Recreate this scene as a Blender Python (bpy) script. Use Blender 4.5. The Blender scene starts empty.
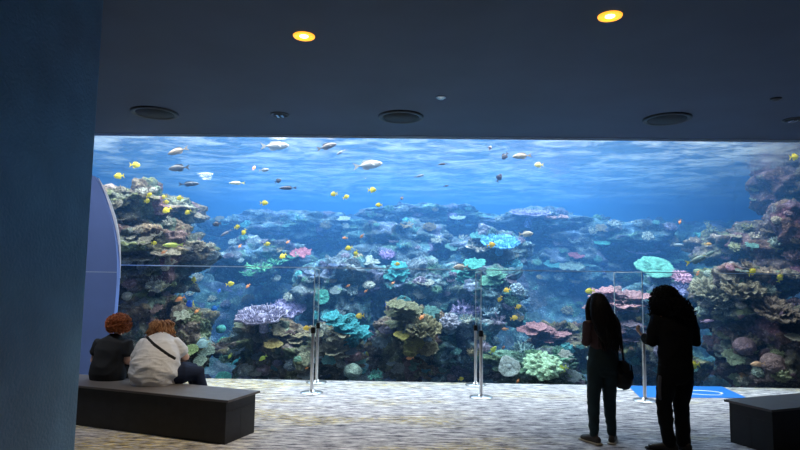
import bpy, bmesh, math, random
import numpy as np
from mathutils import Vector, Matrix, noise
from mathutils.bvhtree import BVHTree
S = bpy.context.scene
COL = S.collection
R = math.radians
PI = math.pi

# ------------------------------------------------------------------ camera
EYE = Vector((0, 0, 1.7))
FPX = 578.0
cam_d = bpy.data.cameras.new('camera')
cam_d.sensor_width = 36
cam_d.lens = FPX * 36 / 800
cam_d.clip_end = 100
cam = bpy.data.objects.new('camera', cam_d)
COL.objects.link(cam)
CM = Matrix.Rotation(R(1.0), 3, 'Z') @ Matrix.Rotation(R(95.4), 3, 'X') @ Matrix.Rotation(R(0.8), 3, 'Z')
cam.matrix_world = Matrix.Translation(EYE) @ CM.to_4x4()
S.camera = cam

def ray(px, py): return CM @ Vector(((px - 400) / FPX, (225 - py) / FPX, -1.0))
def on_y(px, py, Y):
    r = ray(px, py); return EYE + r * (Y / r.y)
def on_z(px, py, z):
    r = ray(px, py); return EYE + r * ((z - 1.7) / r.z)

# ------------------------------------------------------------------ view, world, lights
vs = S.view_settings
vs.view_transform = 'Standard'
vs.look = 'None'
vs.gamma = 1
vs.use_curve_mapping = False
vs.exposure = 0.0
w = bpy.data.worlds.new('world'); S.world = w
w.use_nodes = True
w.node_tree.nodes['Background'].inputs[0].default_value = (0.02, 0.03, 0.05, 1)
w.node_tree.nodes['Background'].inputs[1].default_value = 0.0
cy = S.cycles
cy.max_bounces = 8; cy.diffuse_bounces = 4; cy.glossy_bounces = 3; cy.transmission_bounces = 4
cy.volume_bounces = 2; cy.transparent_max_bounces = 16
cy.use_denoising = True
cy.sample_clamp_indirect = 6.0

D = 9.865            # plane of the tank window
TOP = 4.16           # top edge of the window
WATER = 4.42         # water level in the tank
WX0, WX1 = -8.6, 9.4
TX0, TX1, TY1 = -10.5, 11.5, 20.5

def area(name, loc, sx, sy, power, color, rot=(0, 0, 0), spread=180):
    l = bpy.data.lights.new(name, 'AREA'); l.shape = 'RECTANGLE'; l.size = sx; l.size_y = sy
    l.energy = power; l.color = color; l.spread = R(spread)
    o = bpy.data.objects.new(name, l); o.location = loc; o.rotation_euler = rot
    COL.objects.link(o); return o
# skylight above the tank and the row of lamps that hangs over the front of the reef
area('tank_skylight', (0.0, 15.2, 7.4), 15, 7.5, 3000, (0.74, 0.86, 1.0))
area('tank_skylight_front', (-0.3, 11.0, 6.6), 15, 1.6, 2100, (1.0, 0.95, 0.88))

# ------------------------------------------------------------------ helpers
def link(name, me, mat=None, parent=None, smooth=True, loc=None):
    o = bpy.data.objects.new(name, me); COL.objects.link(o)
    if mat is not None and not me.materials: me.materials.append(mat)
    if smooth and len(me.polygons): me.polygons.foreach_set('use_smooth', [True] * len(me.polygons))
    if parent is not None: o.parent = parent
    if loc is not None: o.location = loc
    return o
def obj(name, bm, mat=None, parent=None, smooth=False, loc=None):
    bmesh.ops.recalc_face_normals(bm, faces=bm.faces)
    me = bpy.data.meshes.new(name); bm.to_mesh(me); bm.free()
    return link(name, me, mat, parent, smooth, loc)
def tag(o, label, cat, group=None, kind=None):
    o['label'] = label; o['category'] = cat
    if group: o['group'] = group
    if kind: o['kind'] = kind
    return o
def empty(name, loc, rz=0.0):
    o = bpy.data.objects.new(name, None); COL.objects.link(o)
    o.location = loc; o.rotation_euler = (0, 0, rz); o.empty_display_size = .1
    return o
def struct(o): o['kind'] = 'structure'; return o
def auto_smooth(o, ang=35):
    me = o.data
    me.polygons.foreach_set('use_smooth', [True] * len(me.polygons))
    try: me.set_sharp_from_angle(angle=R(ang))
    except Exception: pass
    return o

def box(bm, x0, x1, y0, y1, z0, z1, bev=0.0):
    r = bmesh.ops.create_cube(bm, size=1.0)
    for v in r['verts']:
        v.co = Vector(((x0 + x1) / 2 + v.co.x * (x1 - x0), (y0 + y1) / 2 + v.co.y * (y1 - y0), (z0 + z1) / 2 + v.co.z * (z1 - z0)))
    if bev:
        es = list({e for v in r['verts'] for e in v.link_edges})
        bmesh.ops.bevel(bm, geom=es, offset=bev, segments=2, profile=.7, affect='EDGES')
def lathe(bm, prof, n=32, c=(0, 0, 0)):
    rings = []
    for (r, z) in prof:
        if r < 1e-6: rings.append([bm.verts.new((c[0], c[1], c[2] + z))])
        else: rings.append([bm.verts.new((c[0] + r * math.cos(2 * PI * k / n), c[1] + r * math.sin(2 * PI * k / n), c[2] + z)) for k in range(n)])
    for a, b in zip(rings, rings[1:]):
        for k in range(n):
            k2 = (k + 1) % n
            if len(a) == 1 and len(b) == 1: continue
            if len(a) == 1: bm.faces.new((a[0], b[k], b[k2]))
            elif len(b) == 1: bm.faces.new((a[k], a[k2], b[0]))
            else: bm.faces.new((a[k], a[k2], b[k2], b[k]))
def tube(bm, pts, rad, n=10, ref=None, cap=True):
    """closed tapering tube; rad items are a number or (a, b) half widths, a along ref"""
    pts = [Vector(p) for p in pts]
    if ref is None: ref = Vector((1, 0, 0))
    rings = []; L = len(pts)
    prev = None
    for i, p in enumerate(pts):
        t = (pts[min(i + 1, L - 1)] - pts[max(i - 1, 0)])
        t = t.normalized() if t.length > 1e-9 else Vector((0, 0, 1))
        rf = Vector(ref) if prev is None else prev
        s = rf - t * rf.dot(t)
        if s.length < 1e-3: s = t.orthogonal()
        s.normalize(); prev = s
        u = t.cross(s)
        r = rad[i] if i < len(rad) else rad[-1]
        a, b = (r, r) if not isinstance(r, (tuple, list)) else r
        rings.append((p, t, max(a, b), [bm.verts.new(p + s * a * math.cos(2 * PI * k / n) + u * b * math.sin(2 * PI * k / n)) for k in range(n)]))
    for (p0, t0, r0, A), (p1, t1, r1, B) in zip(rings, rings[1:]):
        for k in range(n):
            bm.faces.new((A[k], A[(k + 1) % n], B[(k + 1) % n], B[k]))
    if cap:
        for (p, t, r, A), sg in ((rings[0], -1), (rings[-1], 1)):
            c = bm.verts.new(p + t * sg * r * .55)
            mid = [bm.verts.new(p + (v.co - p) * .72 + t * sg * r * .38) for v in A]
            for k in range(n):
                k2 = (k + 1) % n
                bm.faces.new((A[k], A[k2], mid[k2], mid[k])); bm.faces.new((mid[k], mid[k2], c))
def ball(bm, c, r, sub=3, rot=None):
    q = bmesh.ops.create_icosphere(bm, subdivisions=sub, radius=1.0)
    if not isinstance(r, (tuple, list)): r = (r, r, r)
    for v in q['verts']:
        p = Vector((v.co.x * r[0], v.co.y * r[1], v.co.z * r[2]))
        if rot is not None: p = rot @ p
        v.co = p + Vector(c)
    return q['verts']

# ------------------------------------------------------------------ materials
def nm(name):
    m = bpy.data.materials.new(name); m.use_nodes = True
    nt = m.node_tree; b = nt.nodes['Principled BSDF']
    return m, nt, b
def N(nt, typ, **kw):
    n = nt.nodes.new(typ)
    for k, v in kw.items(): setattr(n, k, v)
    return n
def simple(name, col, rough=.6, metal=0.0, spec=.5, noise_s=0, noise_a=0.0, bump=0.0, bump_s=60):
    m, nt, b = nm(name)
    b.inputs['Base Color'].default_value = (*col, 1); b.inputs['Roughness'].default_value = rough
    b.inputs['Metallic'].default_value = metal; b.inputs['Specular IOR Level'].default_value = spec
    tc = N(nt, 'ShaderNodeTexCoord')
    if noise_s:
        t = N(nt, 'ShaderNodeTexNoise'); t.inputs['Scale'].default_value = noise_s; t.inputs['Detail'].default_value = 5
        nt.links.new(tc.outputs['Object'], t.inputs['Vector'])
        r = N(nt, 'ShaderNodeMapRange'); r.inputs[1].default_value = .3; r.inputs[2].default_value = .7
        r.inputs[3].default_value = 1 - noise_a; r.inputs[4].default_value = 1 + noise_a
        nt.links.new(t.outputs[0], r.inputs[0])
        h = N(nt, 'ShaderNodeMix', data_type='RGBA', blend_type='MULTIPLY'); h.inputs[0].default_value = 1
        h.inputs[6].default_value = (*col, 1)
        nt.links.new(r.outputs[0], h.inputs[7]); nt.links.new(h.outputs[2], b.inputs['Base Color'])
    if bump:
        t = N(nt, 'ShaderNodeTexNoise'); t.inputs['Scale'].default_value = bump_s; t.inputs['Detail'].default_value = 4
        nt.links.new(tc.outputs['Object'], t.inputs['Vector'])
        bp = N(nt, 'ShaderNodeBump'); bp.inputs['Strength'].default_value = bump; bp.inputs['Distance'].default_value = .01
        nt.links.new(t.outputs[0], bp.inputs['Height']); nt.links.new(bp.outputs[0], b.inputs['Normal'])
    return m
def emis(name, col, st):
    m, nt, b = nm(name)
    b.inputs['Base Color'].default_value = (*col, 1)
    b.inputs['Emission Color'].default_value = (*col, 1); b.inputs['Emission Strength'].default_value = st
    return m
def ramp(nt, stops):
    r = N(nt, 'ShaderNodeValToRGB'); e = r.color_ramp.elements
    while len(e) < len(stops): e.new(.5)
    for i, (p, c) in enumerate(stops):
        e[i].position = p; e[i].color = (*c, 1)
    return r

M = {}
# carpet: broken horizontal streaks of light and dark grey with straw-yellow patches
m, nt, b = nm('carpet'); M['carpet'] = m
tc = N(nt, 'ShaderNodeTexCoord')
mp = N(nt, 'ShaderNodeMapping'); mp.inputs['Scale'].default_value = (2.0, 8.0, 1)
nt.links.new(tc.outputs['Object'], mp.inputs[0])
t1 = N(nt, 'ShaderNodeTexNoise'); t1.inputs['Scale'].default_value = 2.2; t1.inputs['Detail'].default_value = 8; t1.inputs['Roughness'].default_value = .75
nt.links.new(mp.outputs[0], t1.inputs['Vector'])
r1 = ramp(nt, [(.38, (.035, .04, .06)), (.45, (.26, .26, .30)), (.53, (.50, .50, .53)), (.62, (.82, .82, .82))])
nt.links.new(t1.outputs[0], r1.inputs[0])
mp2 = N(nt, 'ShaderNodeMapping'); mp2.inputs['Scale'].default_value = (.55, 1.3, 1)
nt.links.new(tc.outputs['Object'], mp2.inputs[0])
t2 = N(nt, 'ShaderNodeTexNoise'); t2.inputs['Scale'].default_value = 1.0; t2.inputs['Detail'].default_value = 4
nt.links.new(mp2.outputs[0], t2.inputs['Vector'])
gx = N(nt, 'ShaderNodeSeparateXYZ'); nt.links.new(tc.outputs['Object'], gx.inputs[0])
gm = N(nt, 'ShaderNodeMapRange'); gm.inputs[1].default_value = 2.5; gm.inputs[2].default_value = -3.5; gm.inputs[3].default_value = -.06; gm.inputs[4].default_value = .10
nt.links.new(gx.outputs[0], gm.inputs[0])
ad = N(nt, 'ShaderNodeMath', operation='ADD'); nt.links.new(t2.outputs[0], ad.inputs[0]); nt.links.new(gm.outputs[0], ad.inputs[1])
yr = N(nt, 'ShaderNodeMapRange'); yr.inputs[1].default_value = .50; yr.inputs[2].default_value = .64
nt.links.new(ad.outputs[0], yr.inputs[0])
t3 = N(nt, 'ShaderNodeTexNoise'); t3.inputs['Scale'].default_value = 6; t3.inputs['Detail'].default_value = 3
nt.links.new(mp.outputs[0], t3.inputs['Vector'])
ym = N(nt, 'ShaderNodeMath', operation='MULTIPLY'); nt.links.new(yr.outputs[0], ym.inputs[0])
y3 = N(nt, 'ShaderNodeMapRange'); y3.inputs[1].default_value = .45; y3.inputs[2].default_value = .55; nt.links.new(t3.outputs[0], y3.inputs[0])
nt.links.new(y3.outputs[0], ym.inputs[1])
mx = N(nt, 'ShaderNodeMix', data_type='RGBA', blend_type='MULTIPLY'); nt.links.new(ym.outputs[0], mx.inputs[0])
nt.links.new(r1.outputs[0], mx.inputs[6]); mx.inputs[7].default_value = (1.0, .84, .36, 1)
nt.links.new(mx.outputs[2], b.inputs['Base Color']); b.inputs['Roughness'].default_value = .95
bp = N(nt, 'ShaderNodeBump'); bp.inputs['Strength'].default_value = .5; bp.inputs['Distance'].default_value = .02
nt.links.new(t1.outputs[0], bp.inputs['Height']); nt.links.new(bp.outputs[0], b.inputs['Normal'])

M['ceiling'] = simple('ceiling_paint', (.068, .092, .145), .75, bump=.15, bump_s=160, noise_s=1.2, noise_a=.08)
M['wall'] = simple('wall_paint', (.10, .13, .18), .7)
M['side_wall'] = simple('wall_plaster', (.10, .235, .38), .42, bump=.7, bump_s=45, noise_s=3, noise_a=.18)
M['steel'] = simple('brushed_steel', (.62, .62, .63), .28, 1.0)
M['black_plastic'] = simple('black_plastic', (.01, .01, .012), .4)
M['black_metal'] = simple('dark_metal', (.03, .035, .045), .5)
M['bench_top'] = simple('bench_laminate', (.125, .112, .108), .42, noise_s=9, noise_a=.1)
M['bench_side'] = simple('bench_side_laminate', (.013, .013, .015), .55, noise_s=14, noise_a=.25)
M['panel'] = simple('purple_fabric', (.15, .25, .60), .7, bump=.2, bump_s=120, noise_s=2, noise_a=.06)
M['white_trim'] = simple('white_plastic_edge', (.85, .88, .95), .4)
M['decal_blue'] = simple('blue_vinyl', (.02, .22, .80), .35)
M['decal_white'] = simple('white_vinyl', (.85, .88, .92), .4)
M['joint'] = simple('clear_joint', (.62, .78, .98), .3)

def glass(name, tint=(1, 1, 1), gloss=.08, rough=0.02):
    m = bpy.data.materials.new(name); m.use_nodes = True; nt = m.node_tree; nt.nodes.clear()
    o = N(nt, 'ShaderNodeOutputMaterial'); t = N(nt, 'ShaderNodeBsdfTransparent'); g = N(nt, 'ShaderNodeBsdfGlossy')
    t.inputs[0].default_value = (*tint, 1); g.inputs['Roughness'].default_value = rough
    f = N(nt, 'ShaderNodeLayerWeight'); f.inputs[0].default_value = .5
    pw = N(nt, 'ShaderNodeMath', operation='POWER'); pw.inputs[1].default_value = 4; nt.links.new(f.outputs['Facing'], pw.inputs[0])
    mu = N(nt, 'ShaderNodeMath', operation='MULTIPLY_ADD'); mu.inputs[1].default_value = .5; mu.inputs[2].default_value = gloss
    nt.links.new(pw.outputs[0], mu.inputs[0]); mu.use_clamp = True
    x = N(nt, 'ShaderNodeMixShader'); nt.links.new(mu.outputs[0], x.inputs[0])
    nt.links.new(t.outputs[0], x.inputs[1]); nt.links.new(g.outputs[0], x.inputs[2]); nt.links.new(x.outputs[0], o.inputs[0])
    return m
M['window_glass'] = glass('acrylic_window', (.98, .99, 1), .006)
M['pane'] = glass('clear_acrylic', (.96, .98, .98), .03)
M['pane_edge'] = simple('acrylic_edge', (.80, .92, 1.0), .3)

# water surface seen from below: mirror at grazing angles, clear from straight below
m = bpy.data.materials.new('water_surface'); m.use_nodes = True; nt = m.node_tree; nt.nodes.clear(); M['surface'] = m
o = N(nt, 'ShaderNodeOutputMaterial'); t = N(nt, 'ShaderNodeBsdfTransparent'); g = N(nt, 'ShaderNodeBsdfGlossy'); g.inputs['Roughness'].default_value = .06
g.inputs[0].default_value = (.93, .97, 1, 1)
lw = N(nt, 'ShaderNodeLayerWeight'); lw.inputs[0].default_value = .5
mr = N(nt, 'ShaderNodeMapRange'); mr.inputs[1].default_value = .25; mr.inputs[2].default_value = .6; mr.inputs[3].default_value = .04; mr.inputs[4].default_value = .96
nt.links.new(lw.outputs['Facing'], mr.inputs[0])
tc = N(nt, 'ShaderNodeTexCoord'); mp = N(nt, 'ShaderNodeMapping'); mp.inputs['Scale'].default_value = (1.0, .8, 1)
nt.links.new(tc.outputs['Object'], mp.inputs[0])
tn = N(nt, 'ShaderNodeTexNoise'); tn.inputs['Scale'].default_value = 1.7; tn.inputs['Detail'].default_value = 6; tn.inputs['Roughness'].default_value = .68
nt.links.new(mp.outputs[0], tn.inputs['Vector'])
bp = N(nt, 'ShaderNodeBump'); bp.inputs['Strength'].default_value = .55; bp.inputs['Distance'].default_value = .14
nt.links.new(tn.outputs[0], bp.inputs['Height']); nt.links.new(bp.outputs[0], g.inputs['Normal'])
x = N(nt, 'ShaderNodeMixShader'); nt.links.new(mr.outputs[0], x.inputs[0]); nt.links.new(t.outputs[0], x.inputs[1]); nt.links.new(g.outputs[0], x.inputs[2])
# pale light patches painted in as noise-driven translucency to brighten the underside
tl = N(nt, 'ShaderNodeBsdfTranslucent'); tl.inputs[0].default_value = (.86, .98, .93, 1)
mp3 = N(nt, 'ShaderNodeMapping'); mp3.inputs['Scale'].default_value = (1.0, 1.5, 1); nt.links.new(tc.outputs['Object'], mp3.inputs[0])
t5 = N(nt, 'ShaderNodeTexNoise'); t5.inputs['Scale'].default_value = 1.0; t5.inputs['Detail'].default_value = 9; t5.inputs['Roughness'].default_value = .75; t5.inputs['Distortion'].default_value = .6
nt.links.new(mp3.outputs[0], t5.inputs['Vector'])
m5 = N(nt, 'ShaderNodeMapRange'); m5.inputs[1].default_value = .46; m5.inputs[2].default_value = .66; m5.inputs[3].default_value = .004; m5.inputs[4].default_value = .070
nt.links.new(t5.outputs[0], m5.inputs[0])
y = N(nt, 'ShaderNodeMixShader'); nt.links.new(m5.outputs[0], y.inputs[0]); nt.links.new(x.outputs[0], y.inputs[1]); nt.links.new(tl.outputs[0], y.inputs[2])
nt.links.new(y.outputs[0], o.inputs[0])

# water body
m = bpy.data.materials.new('sea_water'); m.use_nodes = True; nt = m.node_tree; nt.nodes.clear(); M['water'] = m
o = N(nt, 'ShaderNodeOutputMaterial'); sc_ = N(nt, 'ShaderNodeVolumeScatter'); ab = N(nt, 'ShaderNodeVolumeAbsorption')
sc_.inputs['Color'].default_value = (.13, .43, 1.0, 1); sc_.inputs['Density'].default_value = .043; sc_.inputs['Anisotropy'].default_value = .2
ab.inputs['Color'].default_value = (.10, .62, .88, 1); ab.inputs['Density'].default_value = .085
a = N(nt, 'ShaderNodeAddShader'); nt.links.new(sc_.outputs[0], a.inputs[0]); nt.links.new(ab.outputs[0], a.inputs[1]); nt.links.new(a.outputs[0], o.inputs['Volume'])

# ------------------------------------------------------------------ the hall
bm = bmesh.new(); box(bm, -13, 13, -4, D + .02, -.1, 0); struct(obj('floor', bm, M['carpet']))
bm = bmesh.new(); box(bm, -13, 13, -4, D + .055, TOP + .025, TOP + .2); struct(obj('ceiling', bm, M['ceiling']))
bm = bmesh.new(); box(bm, -13.1, -12.9, -4, D + .1, 0, TOP + .1); box(bm, -13, WX0, D, D + .055, 0, TOP + .02); struct(obj('wall_left', bm, M['wall']))
bm = bmesh.new(); box(bm, 12.9, 13.1, -4, D + .1, 0, TOP + .1); box(bm, WX1, 13, D, D + .055, 0, TOP + .02); struct(obj('wall_right', bm, M['wall']))
bm = bmesh.new(); box(bm, -13, 13, -4.1, -3.9, 0, TOP + .1); struct(obj('wall_back', bm, M['wall']))
# the plastered pier at the photographer's left
pe = on_y(74.5, 450, 4.0)
bm = bmesh.new(); box(bm, pe.x - .9, pe.x, -3.9, 4.0, 0, TOP + .02, .008); struct(obj('wall_pier', bm, M['side_wall']))
# window: one wide acrylic sheet, thin bright joint lines
bm = bmesh.new(); box(bm, WX0, WX1, D, D + .06, 0, TOP); struct(obj('window_1', bm, M['window_glass']))
bm = bmesh.new(); box(bm, WX0, WX1, D - .012, D - .002, TOP - .02, TOP + .02); struct(obj('trim_1', bm, M['joint']))
bm = bmesh.new(); box(bm, WX0, WX1, D - .014, D - .002, 1.876, 1.890); struct(obj('trim_2', bm, M['joint']))

bm = bmesh.new(); box(bm, -13, 13, D, D + .055, TOP + .2, 8); struct(obj('wall_above_window', bm, M['wall']))
# tank
m, nt, b = nm('tank_back_paint'); M['tank'] = m
b.inputs['Base Color'].default_value = (.05, .22, .50, 1); b.inputs['Roughness'].default_value = .9
bm = bmesh.new(); box(bm, TX0, TX1, TY1, TY1 + .2, -1.2, 8); struct(obj('wall_tank_back', bm, M['tank']))
bm = bmesh.new(); box(bm, TX0 - .2, TX0, D + .3, TY1, -1.2, 8); struct(obj('wall_tank_left', bm, M['tank']))
bm = bmesh.new(); box(bm, TX1, TX1 + .2, D + .3, TY1, -1.2, 8); struct(obj('wall_tank_right', bm, M['tank']))
bm = bmesh.new(); box(bm, TX0, TX1, D + .06, TY1, -1.3, -1.1); struct(obj('floor_tank', bm, M['tank']))
bm = bmesh.new(); bmesh.ops.create_grid(bm, x_segments=2, y_segments=2, size=1)
for v in bm.verts: v.co = Vector(((TX0 + TX1) / 2 + v.co.x * (TX1 - TX0) / 2, (D + .1 + TY1) / 2 + v.co.y * (TY1 - D - .1) / 2, WATER))
o = tag(obj('water_surface', bm, M['surface']), 'rippled underside of the water surface mirroring the reef', 'water surface', kind='stuff')
bm = bmesh.new(); box(bm, TX0 + .01, TX1 - .01, D + .065, TY1 - .01, -1.09, WATER - .004)
o = tag(obj('sea_water', bm, M['water']), 'clear blue sea water filling the aquarium tank', 'water', kind='stuff')
# ------------------------------------------------------------------ reef rockwork
def rock_mat(name, dark, mid, pale, tint2):
    m, nt, b = nm(name)
    tc = N(nt, 'ShaderNodeTexCoord')
    t = N(nt, 'ShaderNodeTexNoise'); t.inputs['Scale'].default_value = 3.2; t.inputs['Detail'].default_value = 9; t.inputs['Roughness'].default_value = .72
    nt.links.new(tc.outputs['Object'], t.inputs['Vector'])
    r = ramp(nt, [(.34, dark), (.47, mid), (.58, tint2), (.68, pale)])
    nt.links.new(t.outputs[0], r.inputs[0])
    v = N(nt, 'ShaderNodeTexVoronoi'); v.inputs['Scale'].default_value = 16; nt.links.new(tc.outputs['Object'], v.inputs['Vector'])
    v2 = N(nt, 'ShaderNodeTexVoronoi'); v2.inputs['Scale'].default_value = 2.6; nt.links.new(tc.outputs['Object'], v2.inputs['Vector'])
    hs = N(nt, 'ShaderNodeMix', data_type='RGBA', blend_type='OVERLAY'); hs.inputs[0].default_value = .45
    nt.links.new(r.outputs[0], hs.inputs[6])
    hv = N(nt, 'ShaderNodeMix', data_type='RGBA', blend_type='MIX'); hv.inputs[0].default_value = .5
    hv.inputs[7].default_value = (.5, .5, .5, 1); nt.links.new(v2.outputs['Color'], hv.inputs[6]); nt.links.new(hv.outputs[2], hs.inputs[7])
    sp = N(nt, 'ShaderNodeMapRange'); sp.inputs[1].default_value = .08; sp.inputs[2].default_value = .32; sp.inputs[3].default_value = 1.9; sp.inputs[4].default_value = .75
    nt.links.new(v.outputs['Distance'], sp.inputs[0])
    mu = N(nt, 'ShaderNodeMix', data_type='RGBA', blend_type='MULTIPLY'); mu.inputs[0].default_value = 1
    nt.links.new(hs.outputs[2], mu.inputs[6]); nt.links.new(sp.outputs[0], mu.inputs[7]); nt.links.new(mu.outputs[2], b.inputs['Base Color'])
    b.inputs['Roughness'].default_value = .95; b.inputs['Specular IOR Level'].default_value = .1
    bp = N(nt, 'ShaderNodeBump'); bp.inputs['Strength'].default_value = 1.0; bp.inputs['Distance'].default_value = .08
    nt.links.new(t.outputs[0], bp.inputs['Height'])
    bq = N(nt, 'ShaderNodeBump'); bq.inputs['Strength'].default_value = .8; bq.inputs['Distance'].default_value = .03; bq.invert = True
    nt.links.new(v.outputs['Distance'], bq.inputs['Height']); nt.links.new(bp.outputs[0], bq.inputs['Normal'])
    nt.links.new(bq.outputs[0], b.inputs['Normal'])
    return m
RM = {
 'tan': rock_mat('tan_rock', (.035, .035, .03), (.13, .12, .09), (.50, .45, .34), (.26, .24, .17)),
 'brown': rock_mat('purple_brown_rock', (.03, .02, .025), (.09, .06, .065), (.30, .24, .20), (.15, .11, .11)),
 'green': rock_mat('algae_green_rock', (.02, .04, .04), (.08, .14, .11), (.36, .50, .40), (.17, .27, .22)),
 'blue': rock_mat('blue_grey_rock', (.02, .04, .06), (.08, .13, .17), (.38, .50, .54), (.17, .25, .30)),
}
rng = random.Random(5)
ROCKS = []   # (object, centre)
def rock(px, py, w, h, Y, dy, mat, label, seed, amp=.30, ledge=.10, sub=5):
    c = on_y(px, py, Y); s = Y / FPX
    rx, rz, ry = w / 2 * s, h / 2 * s, dy / 2
    sub = 6 if Y < 13.0 else 5
    bm = bmesh.new(); q = bmesh.ops.create_icosphere(bm, subdivisions=sub, radius=1.0)
    so = Vector((seed * 7.3, seed * 3.1, seed * 1.7))
    for v in bm.verts:
        n = v.co.normalized()
        k = 1.0 + amp * 1.3 * noise.fractal(n * 1.6 + so, 1.0, 2.0, 3)
        p = Vector((n.x * rx * k, n.y * ry * k, n.z * rz * k))
        f = noise.fractal(p * 1.9 + so, .8, 2.1, 5)
        g = noise.fractal(p * 7.0 + so, .7, 2.1, 3)
        cell = noise.voronoi(p * 3.4 + so)[0][0]
        lg = math.sin(p.z * 15 + 4 * noise.noise(p * 1.3 + so))
        nh = Vector((n.x, n.y, n.z * .4))
        p += nh * (f * .20 + ledge * lg * .7 + (.45 - cell) * .16) + n * (g * .07 + .035 * noise.noise(p * 19 + so))
        v.co = p
    o = obj('reef_rock', bm, RM[mat], smooth=True, loc=c)
    tag(o, label, 'rock', 'rocks of the artificial reef')
    ROCKS.append((o, label)); return o
rock(142, 208, 100, 44, 11.9, 1.8, 'tan', 'dim brown reef ledge high behind the curved purple panel', 1)
rock(150, 258, 112, 74, 11.5, 1.9, 'tan', 'brown crusted reef wall at mid height beside the purple panel', 2)
rock(138, 335, 112, 100, 11.2, 1.6, 'tan', 'dark lower reef wall directly behind the two seated women', 3)
rock(188, 342, 44, 62, 10.75, .9, 'tan', 'rounded boulder topped by a pale cap coral beside the seated woman in white', 4, .12, .03)
rock(262, 352, 66, 62, 11.3, 1.1, 'tan', 'dark crusty rock beneath the lavender shelf coral', 5)
rock(318, 354, 100, 56, 11.2, 1.2, 'tan', 'rock below the tan coral shelves behind the first post pair', 6)
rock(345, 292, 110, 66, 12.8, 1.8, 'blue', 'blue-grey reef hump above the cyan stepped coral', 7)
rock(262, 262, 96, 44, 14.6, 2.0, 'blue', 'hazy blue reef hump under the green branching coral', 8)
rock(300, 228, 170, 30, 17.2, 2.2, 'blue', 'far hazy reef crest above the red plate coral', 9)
rock(408, 345, 66, 76, 11.3, 1.2, 'tan', 'tall rock carrying the big ruffled leaf coral', 10)
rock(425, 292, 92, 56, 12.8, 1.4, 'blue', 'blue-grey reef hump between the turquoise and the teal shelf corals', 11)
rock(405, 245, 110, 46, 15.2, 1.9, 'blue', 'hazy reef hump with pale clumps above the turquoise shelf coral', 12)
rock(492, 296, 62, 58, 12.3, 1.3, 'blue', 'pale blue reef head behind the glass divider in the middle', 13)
rock(458, 348, 80, 66, 11.4, 1.2, 'blue', 'blue-grey rock below the lavender bush by the middle posts', 14)
rock(425, 216, 130, 22, 17.6, 2.2, 'blue', 'far hazy reef crest in the middle just under the water line', 15)
rock(535, 368, 88, 34, 10.9, 1.0, 'green', 'low green rock under the pale green dome coral', 16)
rock(497, 248, 66, 36, 13.6, 1.2, 'blue', 'blue reef head carrying the bright blue table coral', 17)
rock(625, 348, 90, 86, 11.8, 1.5, 'tan', 'tall shaded rock carrying the pink shelf coral by the standing pair', 18)
rock(572, 268, 80, 40, 16.2, 1.6, 'blue', 'dim far reef hump carrying the small red plate coral', 19)
rock(618, 240, 120, 36, 16.4, 2.0, 'blue', 'hazy reef crest above the mint green plates', 20)
rock(660, 300, 64, 56, 13.0, 1.4, 'blue', 'blue-grey rock beneath the mint green plate coral', 21)
rock(738, 300, 84, 66, 11.6, 1.5, 'tan', 'sunlit crusted outcrop beside the bushy haired person in black', 22)
rock(772, 355, 96, 92, 11.2, 1.6, 'brown', 'dark purple-brown reef wall above the bench end', 23)
rock(792, 250, 92, 84, 12.1, 1.8, 'brown', 'dark upper reef wall above the brown leaf coral', 24)
rock(800, 180, 64, 66, 13.2, 1.8, 'brown', 'murky reef pillar rising to the water surface', 25)
rock(672, 366, 50, 44, 11.3, 1.0, 'tan', 'low rock beyond the blue floor sticker', 26)
rock(560, 345, 60, 40, 11.9, .9, 'tan', 'shaded rock carrying the pink shelf coral beside the woman with long hair', 27)
rock(535, 224, 120, 24, 17.0, 2.2, 'blue', 'far hazy reef crest under the lilac plate coral', 28)
rock(725, 248, 70, 34, 13.6, 1.4, 'tan', 'hazy crusted ledge above the pair of yellow-tailed grey fish', 29)

# sloping sea bed that carries the reef
bm = bmesh.new(); nx, ny = 150, 80
V = []
for j in range(ny + 1):
    row = []
    for i in range(nx + 1):
        X = TX0 + .02 + (TX1 - TX0 - .04) * i / nx; Y = D + .12 + (TY1 - .1 - D - .12) * j / ny
        s = max(0, min(1, (Y - 13.6) / 5.0)); s = s * s * (3 - 2 * s)
        edge = max(0, abs(X - .3) - 5.5) / 4
        z = -.55 + 4.05 * s * (1 + .0 * edge) + .5 * min(1, edge) * (1 - s)
        p = Vector((X, Y, 0))
        z += .45 * noise.fractal(p * .6, .9, 2.0, 4) + .12 * noise.fractal(p * 2.4, .8, 2.0, 3)
        z = min(z, WATER - .35)
        if Y < 10.6: z = min(z, -.08)
        row.append(bm.verts.new((X, Y, z)))
    V.append(row)
for j in range(ny):
    for i in range(nx): bm.faces.new((V[j][i], V[j][i + 1], V[j + 1][i + 1], V[j + 1][i]))
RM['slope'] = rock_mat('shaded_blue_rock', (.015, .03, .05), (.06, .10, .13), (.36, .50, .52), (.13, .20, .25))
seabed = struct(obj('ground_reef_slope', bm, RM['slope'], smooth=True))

bpy.context.view_layer.update()
vv, ff, own = [], [], []
for o, lab in [(seabed, 'sea bed')] + ROCKS:
    off = len(vv); loc = o.location
    vv.extend([v.co + loc for v in o.data.vertices])
    for p in o.data.polygons: ff.append([off + k for k in p.vertices]); own.append(lab)
BVH = BVHTree.FromPolygons(vv, ff)
def hit(px, py):
    r = ray(px, py).normalized()
    q = BVH.ray_cast(EYE + r * 9.9, r, 30)
    if q[0] is None: return None
    return q[0], q[1], own[q[2]], (q[0] - EYE).length
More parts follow.
